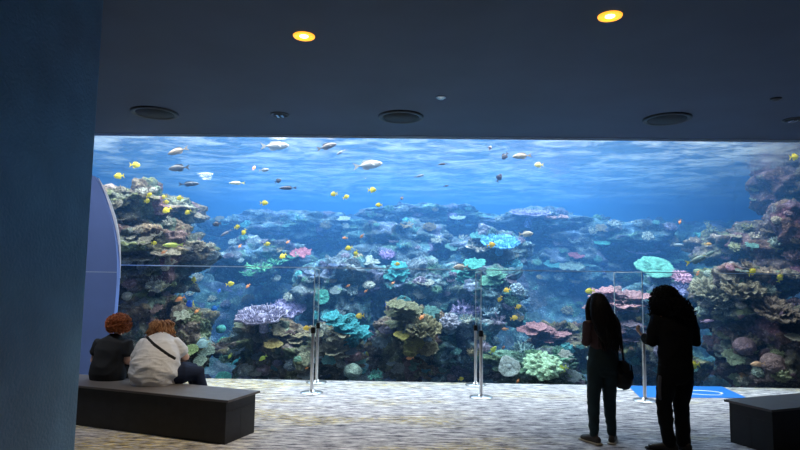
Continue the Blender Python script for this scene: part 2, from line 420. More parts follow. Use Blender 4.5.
# ------------------------------------------------------------------ corals
def living_mat(name, scale, bump, dist, tip=.35, line=False):
    """colour comes from the object; mottling, polyp texture and grooves from the material"""
    m, nt, b = nm(name)
    oi = N(nt, 'ShaderNodeObjectInfo'); tc = N(nt, 'ShaderNodeTexCoord')
    t = N(nt, 'ShaderNodeTexNoise'); t.inputs['Scale'].default_value = scale * .25; t.inputs['Detail'].default_value = 6
    nt.links.new(tc.outputs['Object'], t.inputs['Vector'])
    v = N(nt, 'ShaderNodeTexVoronoi'); v.inputs['Scale'].default_value = scale; nt.links.new(tc.outputs['Object'], v.inputs['Vector'])
    a = N(nt, 'ShaderNodeMapRange'); a.inputs[1].default_value = .3; a.inputs[2].default_value = .7; a.inputs[3].default_value = .55; a.inputs[4].default_value = 1.25
    nt.links.new(t.outputs[0], a.inputs[0])
    c = N(nt, 'ShaderNodeMapRange'); c.inputs[1].default_value = .05; c.inputs[2].default_value = .6; c.inputs[3].default_value = 1.25; c.inputs[4].default_value = .6
    nt.links.new(v.outputs['Distance'], c.inputs[0])
    mu = N(nt, 'ShaderNodeMath', operation='MULTIPLY'); nt.links.new(a.outputs[0], mu.inputs[0]); nt.links.new(c.outputs[0], mu.inputs[1])
    h = N(nt, 'ShaderNodeMix', data_type='RGBA', blend_type='MULTIPLY'); h.inputs[0].default_value = 1
    nt.links.new(oi.outputs['Color'], h.inputs[6]); nt.links.new(mu.outputs[0], h.inputs[7]); nt.links.new(h.outputs[2], b.inputs['Base Color'])
    b.inputs['Roughness'].default_value = .8; b.inputs['Specular IOR Level'].default_value = .2
    bp = N(nt, 'ShaderNodeBump'); bp.inputs['Strength'].default_value = bump; bp.inputs['Distance'].default_value = dist; bp.invert = True
    nt.links.new(v.outputs['Distance'], bp.inputs['Height']); nt.links.new(bp.outputs[0], b.inputs['Normal'])
    return m
M['coral'] = living_mat('coral_skin', 22, .8, .05)
M['coral_fine'] = living_mat('fine_coral_skin', 9, .4, .04)

def me_of(name, bm, mat, smooth=True):
    bmesh.ops.recalc_face_normals(bm, faces=bm.faces)
    me = bpy.data.meshes.new(name); bm.to_mesh(me); bm.free(); me.materials.append(mat)
    if smooth: me.polygons.foreach_set('use_smooth', [True] * len(me.polygons))
    return me
def plate_bm(bm, rg, r=1.0, c=(0, 0, 0), lobes=.18, ruf=.07, bowl=.16, thick=.05, ex=1.0, stalk=True, seg=56):
    so = Vector((rg.random() * 50, rg.random() * 50, 0)); rings = 7; c = Vector(c)
    def P(i, k, low):
        th = 2 * PI * k / seg; u = i / rings
        d = Vector((math.cos(th), math.sin(th), 0))
        R0 = r * (1 + lobes * 2.2 * noise.noise(d * 1.3 + so) + lobes * .9 * noise.noise(d * 4.2 + so) + lobes * .75 * noise.noise(d * 10 + so))
        q = Vector((d.x * R0 * u * ex, d.y * R0 * u, 0))
        q.z = r * (bowl * u * u + ruf * u * u * 2 * noise.noise(Vector((math.cos(th) * 3, math.sin(th) * 3, 3)) + so) + .05 * noise.noise(q / r * 5 + so))
        if low: q.z -= r * thick * (1 + 1.6 * (1 - u)); 
        return c + q
    tp = [[bm.verts.new(P(i, k, False)) for k in range(seg)] for i in range(1, rings + 1)]
    lo = [[bm.verts.new(P(i, k, True)) for k in range(seg)] for i in range(1, rings + 1)]
    c0 = bm.verts.new(P(0, 0, False)); c1 = bm.verts.new(P(0, 0, True))
    for k in range(seg):
        k2 = (k + 1) % seg
        bm.faces.new((c0, tp[0][k], tp[0][k2])); bm.faces.new((c1, lo[0][k2], lo[0][k]))
        for i in range(rings - 1):
            bm.faces.new((tp[i][k], tp[i + 1][k], tp[i + 1][k2], tp[i][k2]))
            bm.faces.new((lo[i][k], lo[i][k2], lo[i + 1][k2], lo[i + 1][k]))
        bm.faces.new((tp[-1][k], lo[-1][k], lo[-1][k2], tp[-1][k2]))
    if stalk: tube(bm, [c + Vector((0, 0, -r * .04)), c + Vector((0, .04 * r, -r * .25)), c + Vector((0, .12 * r, -r * .6))], [r * .3, r * .16, r * .22], 8)
def bush_bm(bm, rg, n=110, r=1.0, fl=.34, fr=.055, flat=.62):
    ball(bm, (0, 0, -.08), (r * .72, r * .72, r * flat * .75), 3)
    for i in range(n):
        z = rg.uniform(-.05, 1); th = rg.uniform(0, 2 * PI); s = math.sqrt(max(0, 1 - z * z))
        d = Vector((s * math.cos(th), s * math.sin(th), z))
        a = Vector((d.x * r * .62, d.y * r * .62, d.z * r * flat * .7 - .08)); L = fl * r * rg.uniform(.6, 1.25)
        d2 = (d + Vector((rg.uniform(-.3, .3), rg.uniform(-.3, .3), rg.uniform(0, .45)))).normalized()
        e = a + d * L * .5; g = e + d2 * L * .55; f = fr * r * rg.uniform(.8, 1.25)
        tube(bm, [a, e, g], [f * 1.25, f, f * .62], 5)
def stag_bm(bm, rg, n=11, fr=.075, up=.5, depth=2):
    def grow(p, d, L, r, k):
        q = p + d * L * .5 + Vector((rg.uniform(-.04, .04), rg.uniform(-.04, .04), .02)); e = q + (d + Vector((0, 0, .18))).normalized() * L * .5
        tube(bm, [p, q, e], [r, r * .85, r * .6], 6)
        if k > 0:
            for j in range(rg.choice((2, 3))):
                dd = (d + Vector((rg.uniform(-.9, .9), rg.uniform(-.9, .9), rg.uniform(-.1, .7)))).normalized()
                grow(p.lerp(e, rg.uniform(.45, .95)), dd, L * rg.uniform(.55, .8), r * .75, k - 1)
    ball(bm, (0, 0, -.05), (.32, .32, .18), 2)
    for i in range(n):
        th = 2 * PI * i / n + rg.uniform(-.3, .3)
        d = Vector((math.cos(th), math.sin(th), rg.uniform(.15, 1.0) * up + .15)).normalized()
        grow(Vector((d.x * .12, d.y * .12, 0)), d, rg.uniform(.38, .62), fr, depth)
def brain_bm(bm, rg, amp=.05, fq=5.5, flat=.78):
    so = Vector((rg.random() * 30, rg.random() * 30, rg.random() * 30))
    q = bmesh.ops.create_icosphere(bm, subdivisions=5, radius=1)
    for v in q['verts']:
        n = v.co.normalized(); w_ = noise.noise(n * fq + so)
        k = 1 + .14 * noise.noise(n * 1.4 + so) + amp * (math.sin(w_ * 16))
        v.co = Vector((n.x * k, n.y * k, n.z * k * flat))
def petal_bm(bm, rg, th, tilt, r0, L, wd):
    """one ruffled fan-shaped leaf rising outward in direction th"""
    so = Vector((rg.random() * 40, 0, 0)); nu, nv = 16, 6
    T, B = [], []
    for j in range(nv + 1):
        u = j / nv; rt, rb = [], []
        for i in range(nu + 1):
            a = (i / nu - .5) * wd * (0.35 + .65 * u)
            rr = r0 + L * u * (1 + .22 * noise.noise(Vector((i * .4, u, 0)) + so))
            z = L * (tilt * u * u + .05) + .10 * L * u * math.sin(i * 1.25 + so.x) + .1 * L * u * noise.noise(Vector((i * .7, u * 2, 5)) + so)
            p = Vector((rr * math.cos(th + a), rr * math.sin(th + a), z))
            rt.append(bm.verts.new(p)); rb.append(bm.verts.new(p - Vector((0, 0, .045 + .05 * (1 - u)))))
        T.append(rt); B.append(rb)
    for j in range(nv):
        for i in range(nu):
            bm.faces.new((T[j][i], T[j][i + 1], T[j + 1][i + 1], T[j + 1][i])); bm.faces.new((B[j][i], B[j + 1][i], B[j + 1][i + 1], B[j][i + 1]))
        bm.faces.new((T[j][0], T[j + 1][0], B[j + 1][0], B[j][0])); bm.faces.new((T[j][nu], B[j][nu], B[j + 1][nu], T[j + 1][nu]))
    for i in range(nu):
        bm.faces.new((T[nv][i], T[nv][i + 1], B[nv][i + 1], B[nv][i])); bm.faces.new((T[0][i], B[0][i], B[0][i + 1], T[0][i + 1]))
def leaf_bm(bm, rg, n=5):
    tube(bm, [(0, 0, -.35), (0, 0, 0), (0, 0, .25)], [.3, .34, .2], 10)
    for lay, (r0, L, tl, k) in enumerate(((.1, .85, .12, n + 2), (.06, .68, .4, n), (.03, .45, .9, n - 1))):
        for i in range(k): petal_bm(bm, rg, 2 * PI * (i + rg.uniform(-.2, .2)) / k + lay, tl, r0, L * rg.uniform(.85, 1.15), 1.5)

LIB = {}
def lib(kind, i):
    key = (kind, i)
    if key in LIB: return LIB[key]
    rg = random.Random(hash(kind[0]) % 7 * 0 + i * 13 + len(kind)); bm = bmesh.new()
    if kind == 'plate':
        plate_bm(bm, rg, lobes=.17 + .06 * (i % 3), ruf=.10)
        for k in range(70):
            a = rg.uniform(0, 2 * PI); q = math.sqrt(rg.uniform(0, 1)) * .85; ball(bm, (math.cos(a) * q, math.sin(a) * q, .15 * q * q + .02), rg.uniform(.03, .06), 1)
        me = me_of('plate_coral', bm, M['coral'])
    elif kind == 'table':
        plate_bm(bm, rg, lobes=.12, ruf=.03, bowl=.1, thick=.08)
        for k in range(430):
            a = rg.uniform(0, 2 * PI); q = math.sqrt(rg.uniform(0, 1)) * .93
            p = Vector((math.cos(a) * q, math.sin(a) * q, .1 * q * q))
            tube(bm, [p, p + Vector((math.cos(a) * .07 * q + rg.uniform(-.02, .02), math.sin(a) * .07 * q + rg.uniform(-.02, .02), rg.uniform(.05, .14)))], [.024, .014], 5)
        me = me_of('table_coral', bm, M['coral_fine'])
    elif kind == 'bush': bush_bm(bm, rg); me = me_of('bushy_coral', bm, M['coral_fine'])
    elif kind == 'knob': bush_bm(bm, rg, 60, 1, .22, .13, .7); me = me_of('knobby_coral', bm, M['coral_fine'])
    elif kind == 'stag': stag_bm(bm, rg); me = me_of('branching_coral', bm, M['coral_fine'])
    elif kind == 'brain': brain_bm(bm, rg, fq=3.5 + 2 * (i % 3)); me = me_of('brain_coral', bm, M['coral_fine'])
    elif kind == 'leaf': leaf_bm(bm, rg); me = me_of('leafy_coral', bm, M['coral'])
    elif kind == 'disc': 
        plate_bm(bm, rg, lobes=.09, ruf=.05, bowl=.10, thick=.05)
        for k in range(46):
            a = rg.uniform(0, 2 * PI); q = rg.uniform(.12, .6); tube(bm, [(math.cos(a) * q, math.sin(a) * q, .1 * q * q + .0), (math.cos(a) * (q + .3), math.sin(a) * (q + .3), .1 * (q + .3) ** 2 + .01)], [.03, .022], 5)
        me = me_of('disc_coral', bm, M['coral'])
    LIB[key] = me; return me
def shelves(n, sx, sz, dr, seed):
    g_ = random.Random(seed); out = []
    for k in range(n):
        t = (k + .5) / n; out.append((g_.uniform(-1, 1) * sx, sz * (1 - 2 * t), dr * g_.uniform(.7, 1.25)))
    return tuple(out)
KNAME = {'plate': 'plate_coral', 'table': 'table_coral', 'bush': 'bushy_coral', 'knob': 'knobby_coral', 'stag': 'branching_coral', 'brain': 'brain_coral', 'leaf': 'leafy_coral', 'disc': 'disc_coral', 'tier': 'shelf_coral'}
CORALS = []
def coral(kind, px, py, w, col, label, tilt=24, aspect=1.0, hgt=1.0, group=None, var=0, push=.35, Y=None, roll=0, tiers=None, rz=None, rg=None):
    """a colony rooted where the sight line meets the reef; w is its width as seen, tilt leans its top to the window"""
    rg = rg or rng
    h = hit(px, py)
    if h is None or Y is not None:
        p = on_y(px, py, Y or 12.5)
    else: p = h[0]
    dist = (p - EYE).length; r = w / 2 / FPX * dist
    dirn = (p - EYE).normalized()
    p = p - dirn * r * push
    for i, (cx, cy, cr) in enumerate(()): pass
    rot = Matrix.Rotation(R(tilt), 4, 'X') @ Matrix.Rotation(R(roll), 4, 'Y') @ Matrix.Rotation(rg.uniform(0, 6.28) if rz is None else rz, 4, 'Z')
    if kind == 'tier':
        root = empty('shelf_coral', p); tag(root, label, 'coral', group)
        ti = Matrix.Rotation(R(tilt), 4, 'X')
        for k, (dx, dz, dr) in enumerate(tiers):      # offsets in units of r
            o = bpy.data.objects.new('plate', lib('plate', (k + var) % 6)); COL.objects.link(o); o.parent = root
            o.rotation_euler = (ti @ Matrix.Rotation(R(rg.uniform(-8, 8)), 4, 'Y') @ Matrix.Rotation(rg.uniform(0, 6.28), 4, 'Z')).to_euler()
            o.location = (dx * r, rg.uniform(-.1, .1) * r - dz * r * .25 * 0, dz * r); s = r * dr
            o.scale = (s, s * .9, s * hgt); f = rg.uniform(.85, 1.15); o.color = (*[min(1, c * f) for c in col], 1)
        tr = bmesh.new(); zs = [t[1] for t in tiers]
        tube(tr, [(0, .55 * r, (min(zs) - .35) * r), (0, .45 * r, 0), (0, .35 * r, max(zs) * r)], [.5 * r, .42 * r, .25 * r], 10)
        so = Vector((px, py, 0))
        for v_ in tr.verts: v_.co += Vector((1, 1, 1)) * .12 * r * noise.noise(v_.co * 4 / r + so)
        o = link('stem', me_of('stem', tr, M['coral']), None, root); o.color = (*[c * .45 for c in col], 1)
    else:
        root = bpy.data.objects.new(KNAME[kind], lib(kind, var)); COL.objects.link(root)
        root.location = p; root.rotation_euler = rot.to_euler(); root.scale = (r * aspect, r, r * hgt)
        root.color = (*col, 1); tag(root, label, 'coral', group)
    CORALS.append((px, py, w, label, kind)); return root

LAV = (.36, .34, .50); LAVP = (.42, .38, .66); TAN = (.52, .46, .30); CYAN = (.10, .62, .74); TEAL = (.12, .62, .58); TURQ = (.10, .60, .66)
PINK = (.72, .38, .44); PALE = (.62, .66, .60); MINT = (.20, .62, .52); GREEN = (.16, .52, .30); OLIVE = (.36, .40, .18); BLUE = (.10, .42, .75); WHITE = (.75, .82, .82)
PB = (.40, .55, .68); ROSE = (.75, .26, .34); YEL = (.62, .58, .14); BRN = (.28, .20, .15)

coral('table', 262, 316, 46, LAV, 'wide lavender table coral in front of the dark rock beyond the first post pair', 18, push=.6, var=1)
coral('table', 288, 309, 36, LAVP, 'smaller violet table coral overlapping the wide lavender one', 26, push=.5, var=2)
coral('tier', 292, 342, 44, TAN, 'tan stack of thin coral shelves behind the first chrome posts', 20, tiers=shelves(9, .55, .5, .5, 1), push=.6)
coral('tier', 330, 343, 44, (.46, .46, .34), 'olive tan coral shelves spreading under the cyan stepped coral', 18, tiers=shelves(9, .6, .5, .48, 2), push=.6, var=2)
coral('plate', 273, 345, 18, (.62, .50, .20), 'small mustard coral plate hanging below the tan shelf stack', 22, push=.9, var=3)
coral('tier', 348, 328, 42, CYAN, 'bright cyan stepped coral sloping down behind the first post pair', 30, push=.7, tiers=((-.75, .5, .4), (-.45, .3, .5), (-.15, .12, .55), (.15, -.05, .55), (.5, -.22, .5), (.75, -.38, .35), (-.3, .0, .4)), var=3)
coral('table', 331, 317, 22, (.22, .62, .74), 'pale cyan coral at the upper end of the bright cyan stepped coral', 30, roll=12, push=.7, var=4)
coral('disc', 322, 297, 15, (.16, .74, .64), 'round turquoise disc coral facing the window beside the glass divider', 68, push=1.3)
coral('tier', 398, 271, 25, TURQ, 'turquoise folded shelf coral set in the blue-grey hump', 34, tiers=((0, .42, .62), (.1, .0, .85), (-.1, -.45, .95)), push=.7)
coral('plate', 301, 253, 20, ROSE, 'single red plate coral tilted on the far hazy reef', 30, push=.7, var=1, hgt=1.0, aspect=1)
coral('stag', 262, 270, 30, GREEN, 'green branching coral lowest on the hazy reef hump', 20, push=.4, hgt=.6)
coral('stag', 278, 263, 28, (.2, .62, .40), 'bright green branching coral in the middle of the green thicket', 20, push=.4, hgt=.6, var=1)
coral('stag', 250, 275, 18, (.14, .50, .30), 'dark green branching coral at the foot of the green thicket', 20, push=.4, hgt=.6, var=2)
coral('stag', 292, 258, 18, (.22, .6, .45), 'small green branching coral topping the green thicket', 20, push=.4, hgt=.6, var=3)
coral('tier', 406, 316, 44, (.42, .46, .30), 'big ruffled olive leaf coral crowning the tall middle rock', 26, push=.6, tiers=shelves(13, .62, .5, .40, 21))
coral('leaf', 424, 328, 34, (.48, .46, .28), 'ruffled tan leaf coral on the flank of the tall middle rock', 34, push=.6, var=1)
coral('tier', 411, 341, 30, (.56, .54, .16), 'yellow-green ruffled leaf coral below the big olive one', 30, push=.7, var=2, tiers=shelves(8, .6, .5, .42, 22))
coral('leaf', 427, 349, 22, (.42, .40, .24), 'dull ruffled coral low on the tall middle rock', 36, push=.7, var=3)
coral('bush', 465, 311, 28, LAVP, 'violet bushy coral just beyond the middle glass divider', 30, push=.4)
coral('knob', 450, 322, 24, (.45, .48, .62), 'grey-lavender knobby coral beside the violet bushy coral', 30, push=.4)
coral('stag', 489, 314, 22, (.42, .60, .72), 'pale blue branching coral beneath the teal shelf coral', 30, push=.4, var=4)
coral('tier', 470, 272, 34, (.14, .66, .60), 'teal shelf coral in broad tiers behind the middle glass divider', 30, tiers=shelves(6, .45, .5, .55, 6), push=.7)
coral('tier', 496, 279, 34, (.22, .60, .46), 'sea-green shelf coral leaning against the teal tiers', 30, tiers=shelves(5, .4, .4, .62, 7), push=.7, var=3)
coral('bush', 511, 266, 24, (.20, .62, .74), 'cyan bushy coral on top of the pale blue reef head', 20, push=.4, var=1)
coral('knob', 517, 290, 18, PB, 'pale blue knobby coral hanging at the edge of the pale blue reef head', 40, push=.5)
coral('knob', 524, 300, 14, (.34, .5, .6), 'grey-blue knobby coral lowest on the pale blue reef head', 40, push=.5, var=1)
coral('table', 500, 243, 38, (.14, .46, .80), 'bright blue table coral arching over the blue reef head', 24, push=.6, var=5)
coral('stag', 480, 250, 34, (.46, .48, .46), 'grey branching coral under the bright blue table coral', 24, push=.4, hgt=.7, var=5)
coral('bush', 387, 255, 17, (.50, .36, .72), 'purple bushy coral above the turquoise folded coral', 26, push=.4, var=2)
coral('plate', 368, 262, 22, (.50, .62, .62), 'pale plate coral on the blue-grey hump', 24, push=.6, var=2)
coral('tier', 545, 333, 46, PINK, 'pink shelf coral in flat tiers beside the woman with long hair', 20, tiers=shelves(10, .62, .26, .42, 3), push=.7, hgt=.8)
coral('tier', 618, 300, 60, (.76, .42, .47), 'largest pink shelf coral between the two standing people', 16, tiers=((0, -.05, .8), (-.62, -.3, .35)) + shelves(12, .62, .28, .38, 4), push=.7, hgt=.8, var=1)
coral('tier', 628, 333, 34, (.45, .34, .46), 'dusky pink shelf coral below the largest pink shelf', 18, tiers=shelves(9, .55, .5, .45, 5), push=.6, hgt=.8, var=2)
coral('disc', 655, 268, 33, MINT, 'broad mint green disc coral above the bushy haired person', 36, push=.8, var=1)
coral('plate', 664, 259, 28, (.34, .74, .62), 'pale mint plate coral just behind the broad mint disc', 22, push=.6, var=4)
coral('plate', 640, 252, 28, (.34, .34, .66), 'purple plate coral on the hazy crest above the mint disc', 18, push=.6, var=5)
coral('plate', 576, 256, 15, (.68, .24, .32), 'small dull red plate coral on the dim far hump', 24, push=.6)
coral('plate', 570, 266, 22, (.34, .48, .46), 'grey-green plate coral below the small dull red one', 28, push=.7, var=1)
coral('disc', 509, 367, 21, (.55, .68, .70), 'pale oval disc coral lying low near the middle posts', 52, push=.8, var=2)
coral('knob', 543, 366, 44, (.34, .56, .38), 'wide pale green dome coral low beside the woman with long hair', 34, push=.3, hgt=.62, var=2)
coral('stag', 520, 338, 26, (.34, .50, .54), 'grey-blue branching coral beneath the tip of the pink shelf', 34, push=.3, var=1)
coral('bush', 523, 352, 26, (.30, .48, .50), 'dull teal bushy coral above the pale oval disc', 34, push=.3, var=3)
coral('plate', 182, 316, 16, (.66, .70, .54), 'pale cap coral on top of the rounded boulder', 34, push=.9, var=2)
coral('disc', 191, 350, 13, (.44, .60, .26), 'leaf green disc coral beside the seated woman in white', 44, push=1.0)
coral('plate', 207, 352, 15, (.50, .66, .56), 'pale green plate coral next to the leaf green disc', 40, push=.9, var=4)
coral('disc', 200, 361, 12, (.52, .66, .52), 'smallest pale disc coral at the foot of the boulder', 44, push=.9, var=1)
coral('brain', 247, 371, 17, (.36, .42, .38), 'grey-green brain coral at the window foot beyond the bench end', 30, push=.2)
coral('brain', 264, 369, 13, (.54, .40, .46), 'mauve brain coral next to the grey-green brain coral', 30, push=.4, var=1)
coral('brain', 221, 329, 9, (.12, .50, .46), 'small round teal brain coral in the dark blue channel', 30, Y=11.6, push=0, var=2)
coral('knob', 223, 342, 13, (.12, .52, .40), 'small green knobby coral in the dark blue channel', 30, Y=11.8, push=0)
coral('disc', 223, 378, 15, (.12, .66, .64), 'bright cyan disc coral on the tank floor beyond the bench', 40, Y=10.7, push=0)
coral('brain', 353, 371, 17, (.44, .62, .56), 'pale teal brain coral low between the first and middle posts', 30, push=.5, var=1)
coral('stag', 376, 376, 20, (.16, .60, .52), 'turquoise branching coral on the tank floor beside the pale brain coral', 30, Y=10.6, push=0, hgt=.6)
coral('plate', 329, 360, 13, (.18, .56, .54), 'small teal plate coral under the tan shelves', 46, push=1.0, var=3)
coral('bush', 681, 277, 22, (.70, .40, .56), 'rose pink bushy coral above the head of the person in black', 30, push=.4, Y=12.4, hgt=.6)
coral('bush', 684, 290, 24, (.40, .42, .74), 'blue-violet bushy coral below the rose pink one', 30, push=.3, var=4, Y=12.3)
coral('stag', 678, 300, 18, (.20, .50, .62), 'cyan-blue branching coral behind the bushy black hair', 30, push=.3, var=2, Y=12.3)
coral('knob', 709, 274, 10, (.50, .62, .54), 'small pale round coral on the tip of the sunlit outcrop', 20, push=.3)
coral('bush', 730, 268, 8, (.78, .46, .56), 'tiny pink bushy coral on the sunlit outcrop', 30, push=.5)
coral('bush', 739, 283, 10, (.26, .62, .36), 'tiny green bushy coral on the sunlit outcrop', 30, push=.6, var=1)
coral('plate', 752, 246, 11, (.22, .50, .46), 'small teal plate coral on the hazy right ledge', 30, push=.6, var=2)
coral('leaf', 712, 292, 36, (.46, .46, .34), 'tan ruffled coral on the side of the sunlit outcrop', 30, push=.3, var=1)
coral('leaf', 742, 290, 36, (.38, .34, .24), 'brown ruffled leaf coral in the middle of the sunlit outcrop', 30, push=.3, var=2)
coral('plate', 765, 270, 34, (.30, .22, .16), 'broad brown plate coral above the brown leaf coral', 20, push=.6, var=5)
coral('stag', 722, 305, 30, (.44, .42, .32), 'tan branching coral hanging under the sunlit outcrop', 40, push=.3, hgt=.6, var=3)
coral('leaf', 775, 312, 36, (.26, .20, .16), 'dark ruffled coral on the purple-brown wall', 30, push=.3, var=3)
coral('plate', 733, 358, 17, (.36, .46, .32), 'grey-green plate coral low on the purple-brown wall', 40, push=.9, var=1)
coral('plate', 737, 380, 13, (.34, .44, .26), 'green plate coral at the window foot near the short bench', 44, push=.9, var=4)
coral('bush', 745, 376, 10, (.66, .34, .14), 'small orange bushy coral at the window foot near the short bench', 40, push=.6)
coral('brain', 745, 346, 17, (.26, .17, .20), 'plum brown brain coral on the purple-brown wall', 30, push=.2, var=2)
coral('brain', 774, 364, 20, (.30, .20, .20), 'reddish brown brain coral above the short bench', 30, push=.2)
coral('knob', 756, 364, 12, (.46, .40, .36), 'beige knobby coral between two dark brain corals', 40, push=.5)
coral('brain', 135, 289, 13, (.34, .28, .22), 'round tan brain coral on the brown reef wall', 30, push=.5)
coral('brain', 127, 296, 9, (.36, .36, .28), 'small olive brain coral under the round tan one', 30, push=.5, var=1)
coral('bush', 158, 285, 22, (.46, .46, .34), 'pale bushy coral on the brown reef wall above the women', 36, push=.3)
coral('plate', 141, 258, 30, (.40, .40, .32), 'flat olive grey plate coral on the edge of the brown ledge', 18, push=.5, var=1)
coral('plate', 168, 254, 26, (.44, .40, .32), 'flat beige plate coral at the tip of the brown ledge', 18, push=.5, var=2)
coral('table', 530, 214, 38, (.42, .40, .66), 'lilac table coral on the far crest under the water line', 14, push=.4)
coral('plate', 553, 218, 26, (.72, .42, .40), 'salmon plate coral at the end of the far lilac table coral', 16, push=.5, var=2)
coral('disc', 343, 219, 15, WHITE, 'white disc coral on the far crest beneath two silver fish', 22, push=.6)
coral('disc', 457, 218, 16, (.62, .78, .74), 'pale disc coral on the far middle crest', 20, push=.6, var=1)
coral('disc', 525, 233, 16, (.40, .66, .66), 'pale teal disc coral under the far lilac table coral', 20, push=.6, var=2)
coral('disc', 602, 243, 16, (.16, .70, .66), 'cyan disc coral on the hazy crest behind the woman with long hair', 20, push=.6)
coral('disc', 613, 257, 17, (.66, .76, .80), 'whitish disc coral below the cyan one on the hazy crest', 24, push=.6, var=1)

# smaller colonies all over the rockwork
fr = random.Random(11)
PAL = {
 'L': [('grey tan', (.42, .40, .32)), ('olive', (.30, .32, .20)), ('beige', (.55, .50, .40)), ('dull pink', (.46, .30, .28)), ('pale', (.58, .58, .50))],
 'C': [('teal', (.15, .38, .37)), ('pale blue', (.32, .44, .50)), ('lavender', (.32, .30, .42)), ('sea green', (.17, .36, .27)), ('whitish', (.50, .56, .52)), ('tan', (.38, .34, .22)), ('cyan', (.12, .44, .50)), ('grey blue', (.22, .30, .35))],
 'R': [('brown', (.22, .17, .12)), ('plum', (.18, .12, .15)), ('beige', (.50, .45, .36)), ('olive', (.30, .32, .18)), ('grey green', (.34, .42, .36))],
}
KW = {'plate': 'plate', 'bush': 'bushy', 'knob': 'knobby', 'stag': 'branching', 'brain': 'brain', 'leaf': 'ruffled leaf', 'disc': 'disc'}
cells = []
for gy in range(194, 384, 11):
    for gx in range(110, 800, 17): cells.append((gx, gy))
fr.shuffle(cells)
count = {}; made = {}
where = {lab: lab for _, lab in ROCKS}
for gx, gy in cells:
    px = gx + fr.uniform(-8, 8); py = gy + fr.uniform(-5, 5)
    if any(abs(px - c[0]) < c[2] * .42 and abs(py - c[1]) < c[2] * .3 for c in CORALS[:90]): continue
    h = hit(px, py)
    if h is None or h[0].y > 19.2: continue
    if h[2] == 'sea bed' and fr.random() < .35: continue
    z = 'L' if px < 212 else ('R' if px > 700 else 'C')
    kind = fr.choice(('plate', 'bush', 'knob', 'stag', 'stag', 'leaf', 'bush', 'bush', 'knob', 'plate', 'stag', 'leaf', 'plate', 'bush') if z == 'C' else ('knob', 'leaf', 'stag', 'plate', 'bush'))
    cn, col = fr.choice(PAL[z])
    if h[2].startswith('rounded boulder'): continue
    if made.get(kind, 0) > 110: continue
    made[kind] = made.get(kind, 0) + 1
    w = fr.uniform(8, 17) * (13.0 / max(11.5, h[3])) ** .7
    rk = h[2]
    base = '%s %s coral on the %s' % (cn, KW[kind], 'open reef slope' if rk == 'sea bed' else rk)
    bw = base.split()
    if len(bw) > 15: base = ' '.join(bw[:15]); 
    while base.split()[-1] in ('the', 'a', 'by', 'under', 'of', 'in', 'and', 'to', 'above', 'behind', 'between', 'beside', 'on', 'just', 'its', 'this', 'directly', 'with', 'two', 'pair', 'long', 'first', 'small', 'big', 'high', 'dark', 'curved', 'pale', 'tall', 'at'): base = base.rsplit(' ', 1)[0]
    k = (rk, cn, kind)
    if k in count: continue      # one of each colour and shape on every rock keeps every colony nameable
    count[k] = 1
    coral(kind, px, py, w, col, base, tilt=fr.uniform(18, 46), hgt=fr.uniform(.7, 1.1), var=fr.randrange(5), push=fr.uniform(.1, .4), rg=fr, group='small colonies scattered over the reef')

# ------------------------------------------------------------------ fish
def fish_mats():
    m, nt, b = nm('fish_skin')
    oi = N(nt, 'ShaderNodeObjectInfo'); tc = N(nt, 'ShaderNodeTexCoord')
    sx = N(nt, 'ShaderNodeSeparateXYZ'); nt.links.new(tc.outputs['Object'], sx.inputs[0])
    r = N(nt, 'ShaderNodeMapRange'); r.inputs[1].default_value = -.12; r.inputs[2].default_value = .16; r.inputs[3].default_value = 1.25; r.inputs[4].default_value = .6
    nt.links.new(sx.outputs[2], r.inputs[0])
    v = N(nt, 'ShaderNodeTexVoronoi'); v.inputs['Scale'].default_value = 30; nt.links.new(tc.outputs['Object'], v.inputs['Vector'])
    h = N(nt, 'ShaderNodeMix', data_type='RGBA', blend_type='MULTIPLY'); h.inputs[0].default_value = .6
    nt.links.new(oi.outputs['Color'], h.inputs[6]); nt.links.new(r.outputs[0], h.inputs[7]); nt.links.new(h.outputs[2], b.inputs['Base Color'])
    b.inputs['Roughness'].default_value = .35
    bp = N(nt, 'ShaderNodeBump'); bp.inputs['Strength'].default_value = .15; bp.inputs['Distance'].default_value = .01
    nt.links.new(v.outputs['Distance'], bp.inputs['Height']); nt.links.new(bp.outputs[0], b.inputs['Normal'])
    M['fish'] = m
    m, nt, b = nm('fish_fin'); oi = N(nt, 'ShaderNodeObjectInfo'); nt.links.new(oi.outputs['Color'], b.inputs['Base Color']); b.inputs['Roughness'].default_value = .5; M['fin'] = m
fish_mats()
M['fish_eye'] = simple('fish_eye', (.01, .01, .015), .15)
def fish_body(hh, tk):
    """unit length along x, nose at +.5"""
    bm = bmesh.new(); n = 14; xs = [-.5, -.42, -.32, -.2, -.05, .1, .24, .36, .45, .5]
    pr = [.16, .2, .42, .74, .96, 1.0, .88, .62, .34, .1]
    rings = []
    for x_, p in zip(xs, pr):
        rings.append([bm.verts.new((x_ * .8 + .08, tk * p * math.cos(2 * PI * k / n) * (1 if x_ > -.3 else .7), hh * p * math.sin(2 * PI * k / n))) for k in range(n)])
    for A, B in zip(rings, rings[1:]):
        for k in range(n): bm.faces.new((A[k], A[(k + 1) % n], B[(k + 1) % n], B[k]))
    bm.faces.new(rings[0]); bm.faces.new(rings[-1])
    return me_of('body', bm, M['fish'])
def fin_mesh(name, pts, t=.012):
    bm = bmesh.new(); a = [bm.verts.new((x_, t * .5, z_)) for x_, z_ in pts]; c = [bm.verts.new((x_, -t * .5, z_)) for x_, z_ in pts]
    bm.faces.new(a); bm.faces.new(c[::-1])
    for k in range(len(pts)): bm.faces.new((a[k], c[k], c[(k + 1) % len(pts)], a[(k + 1) % len(pts)]))
    return me_of(name, bm, M['fin'], False)
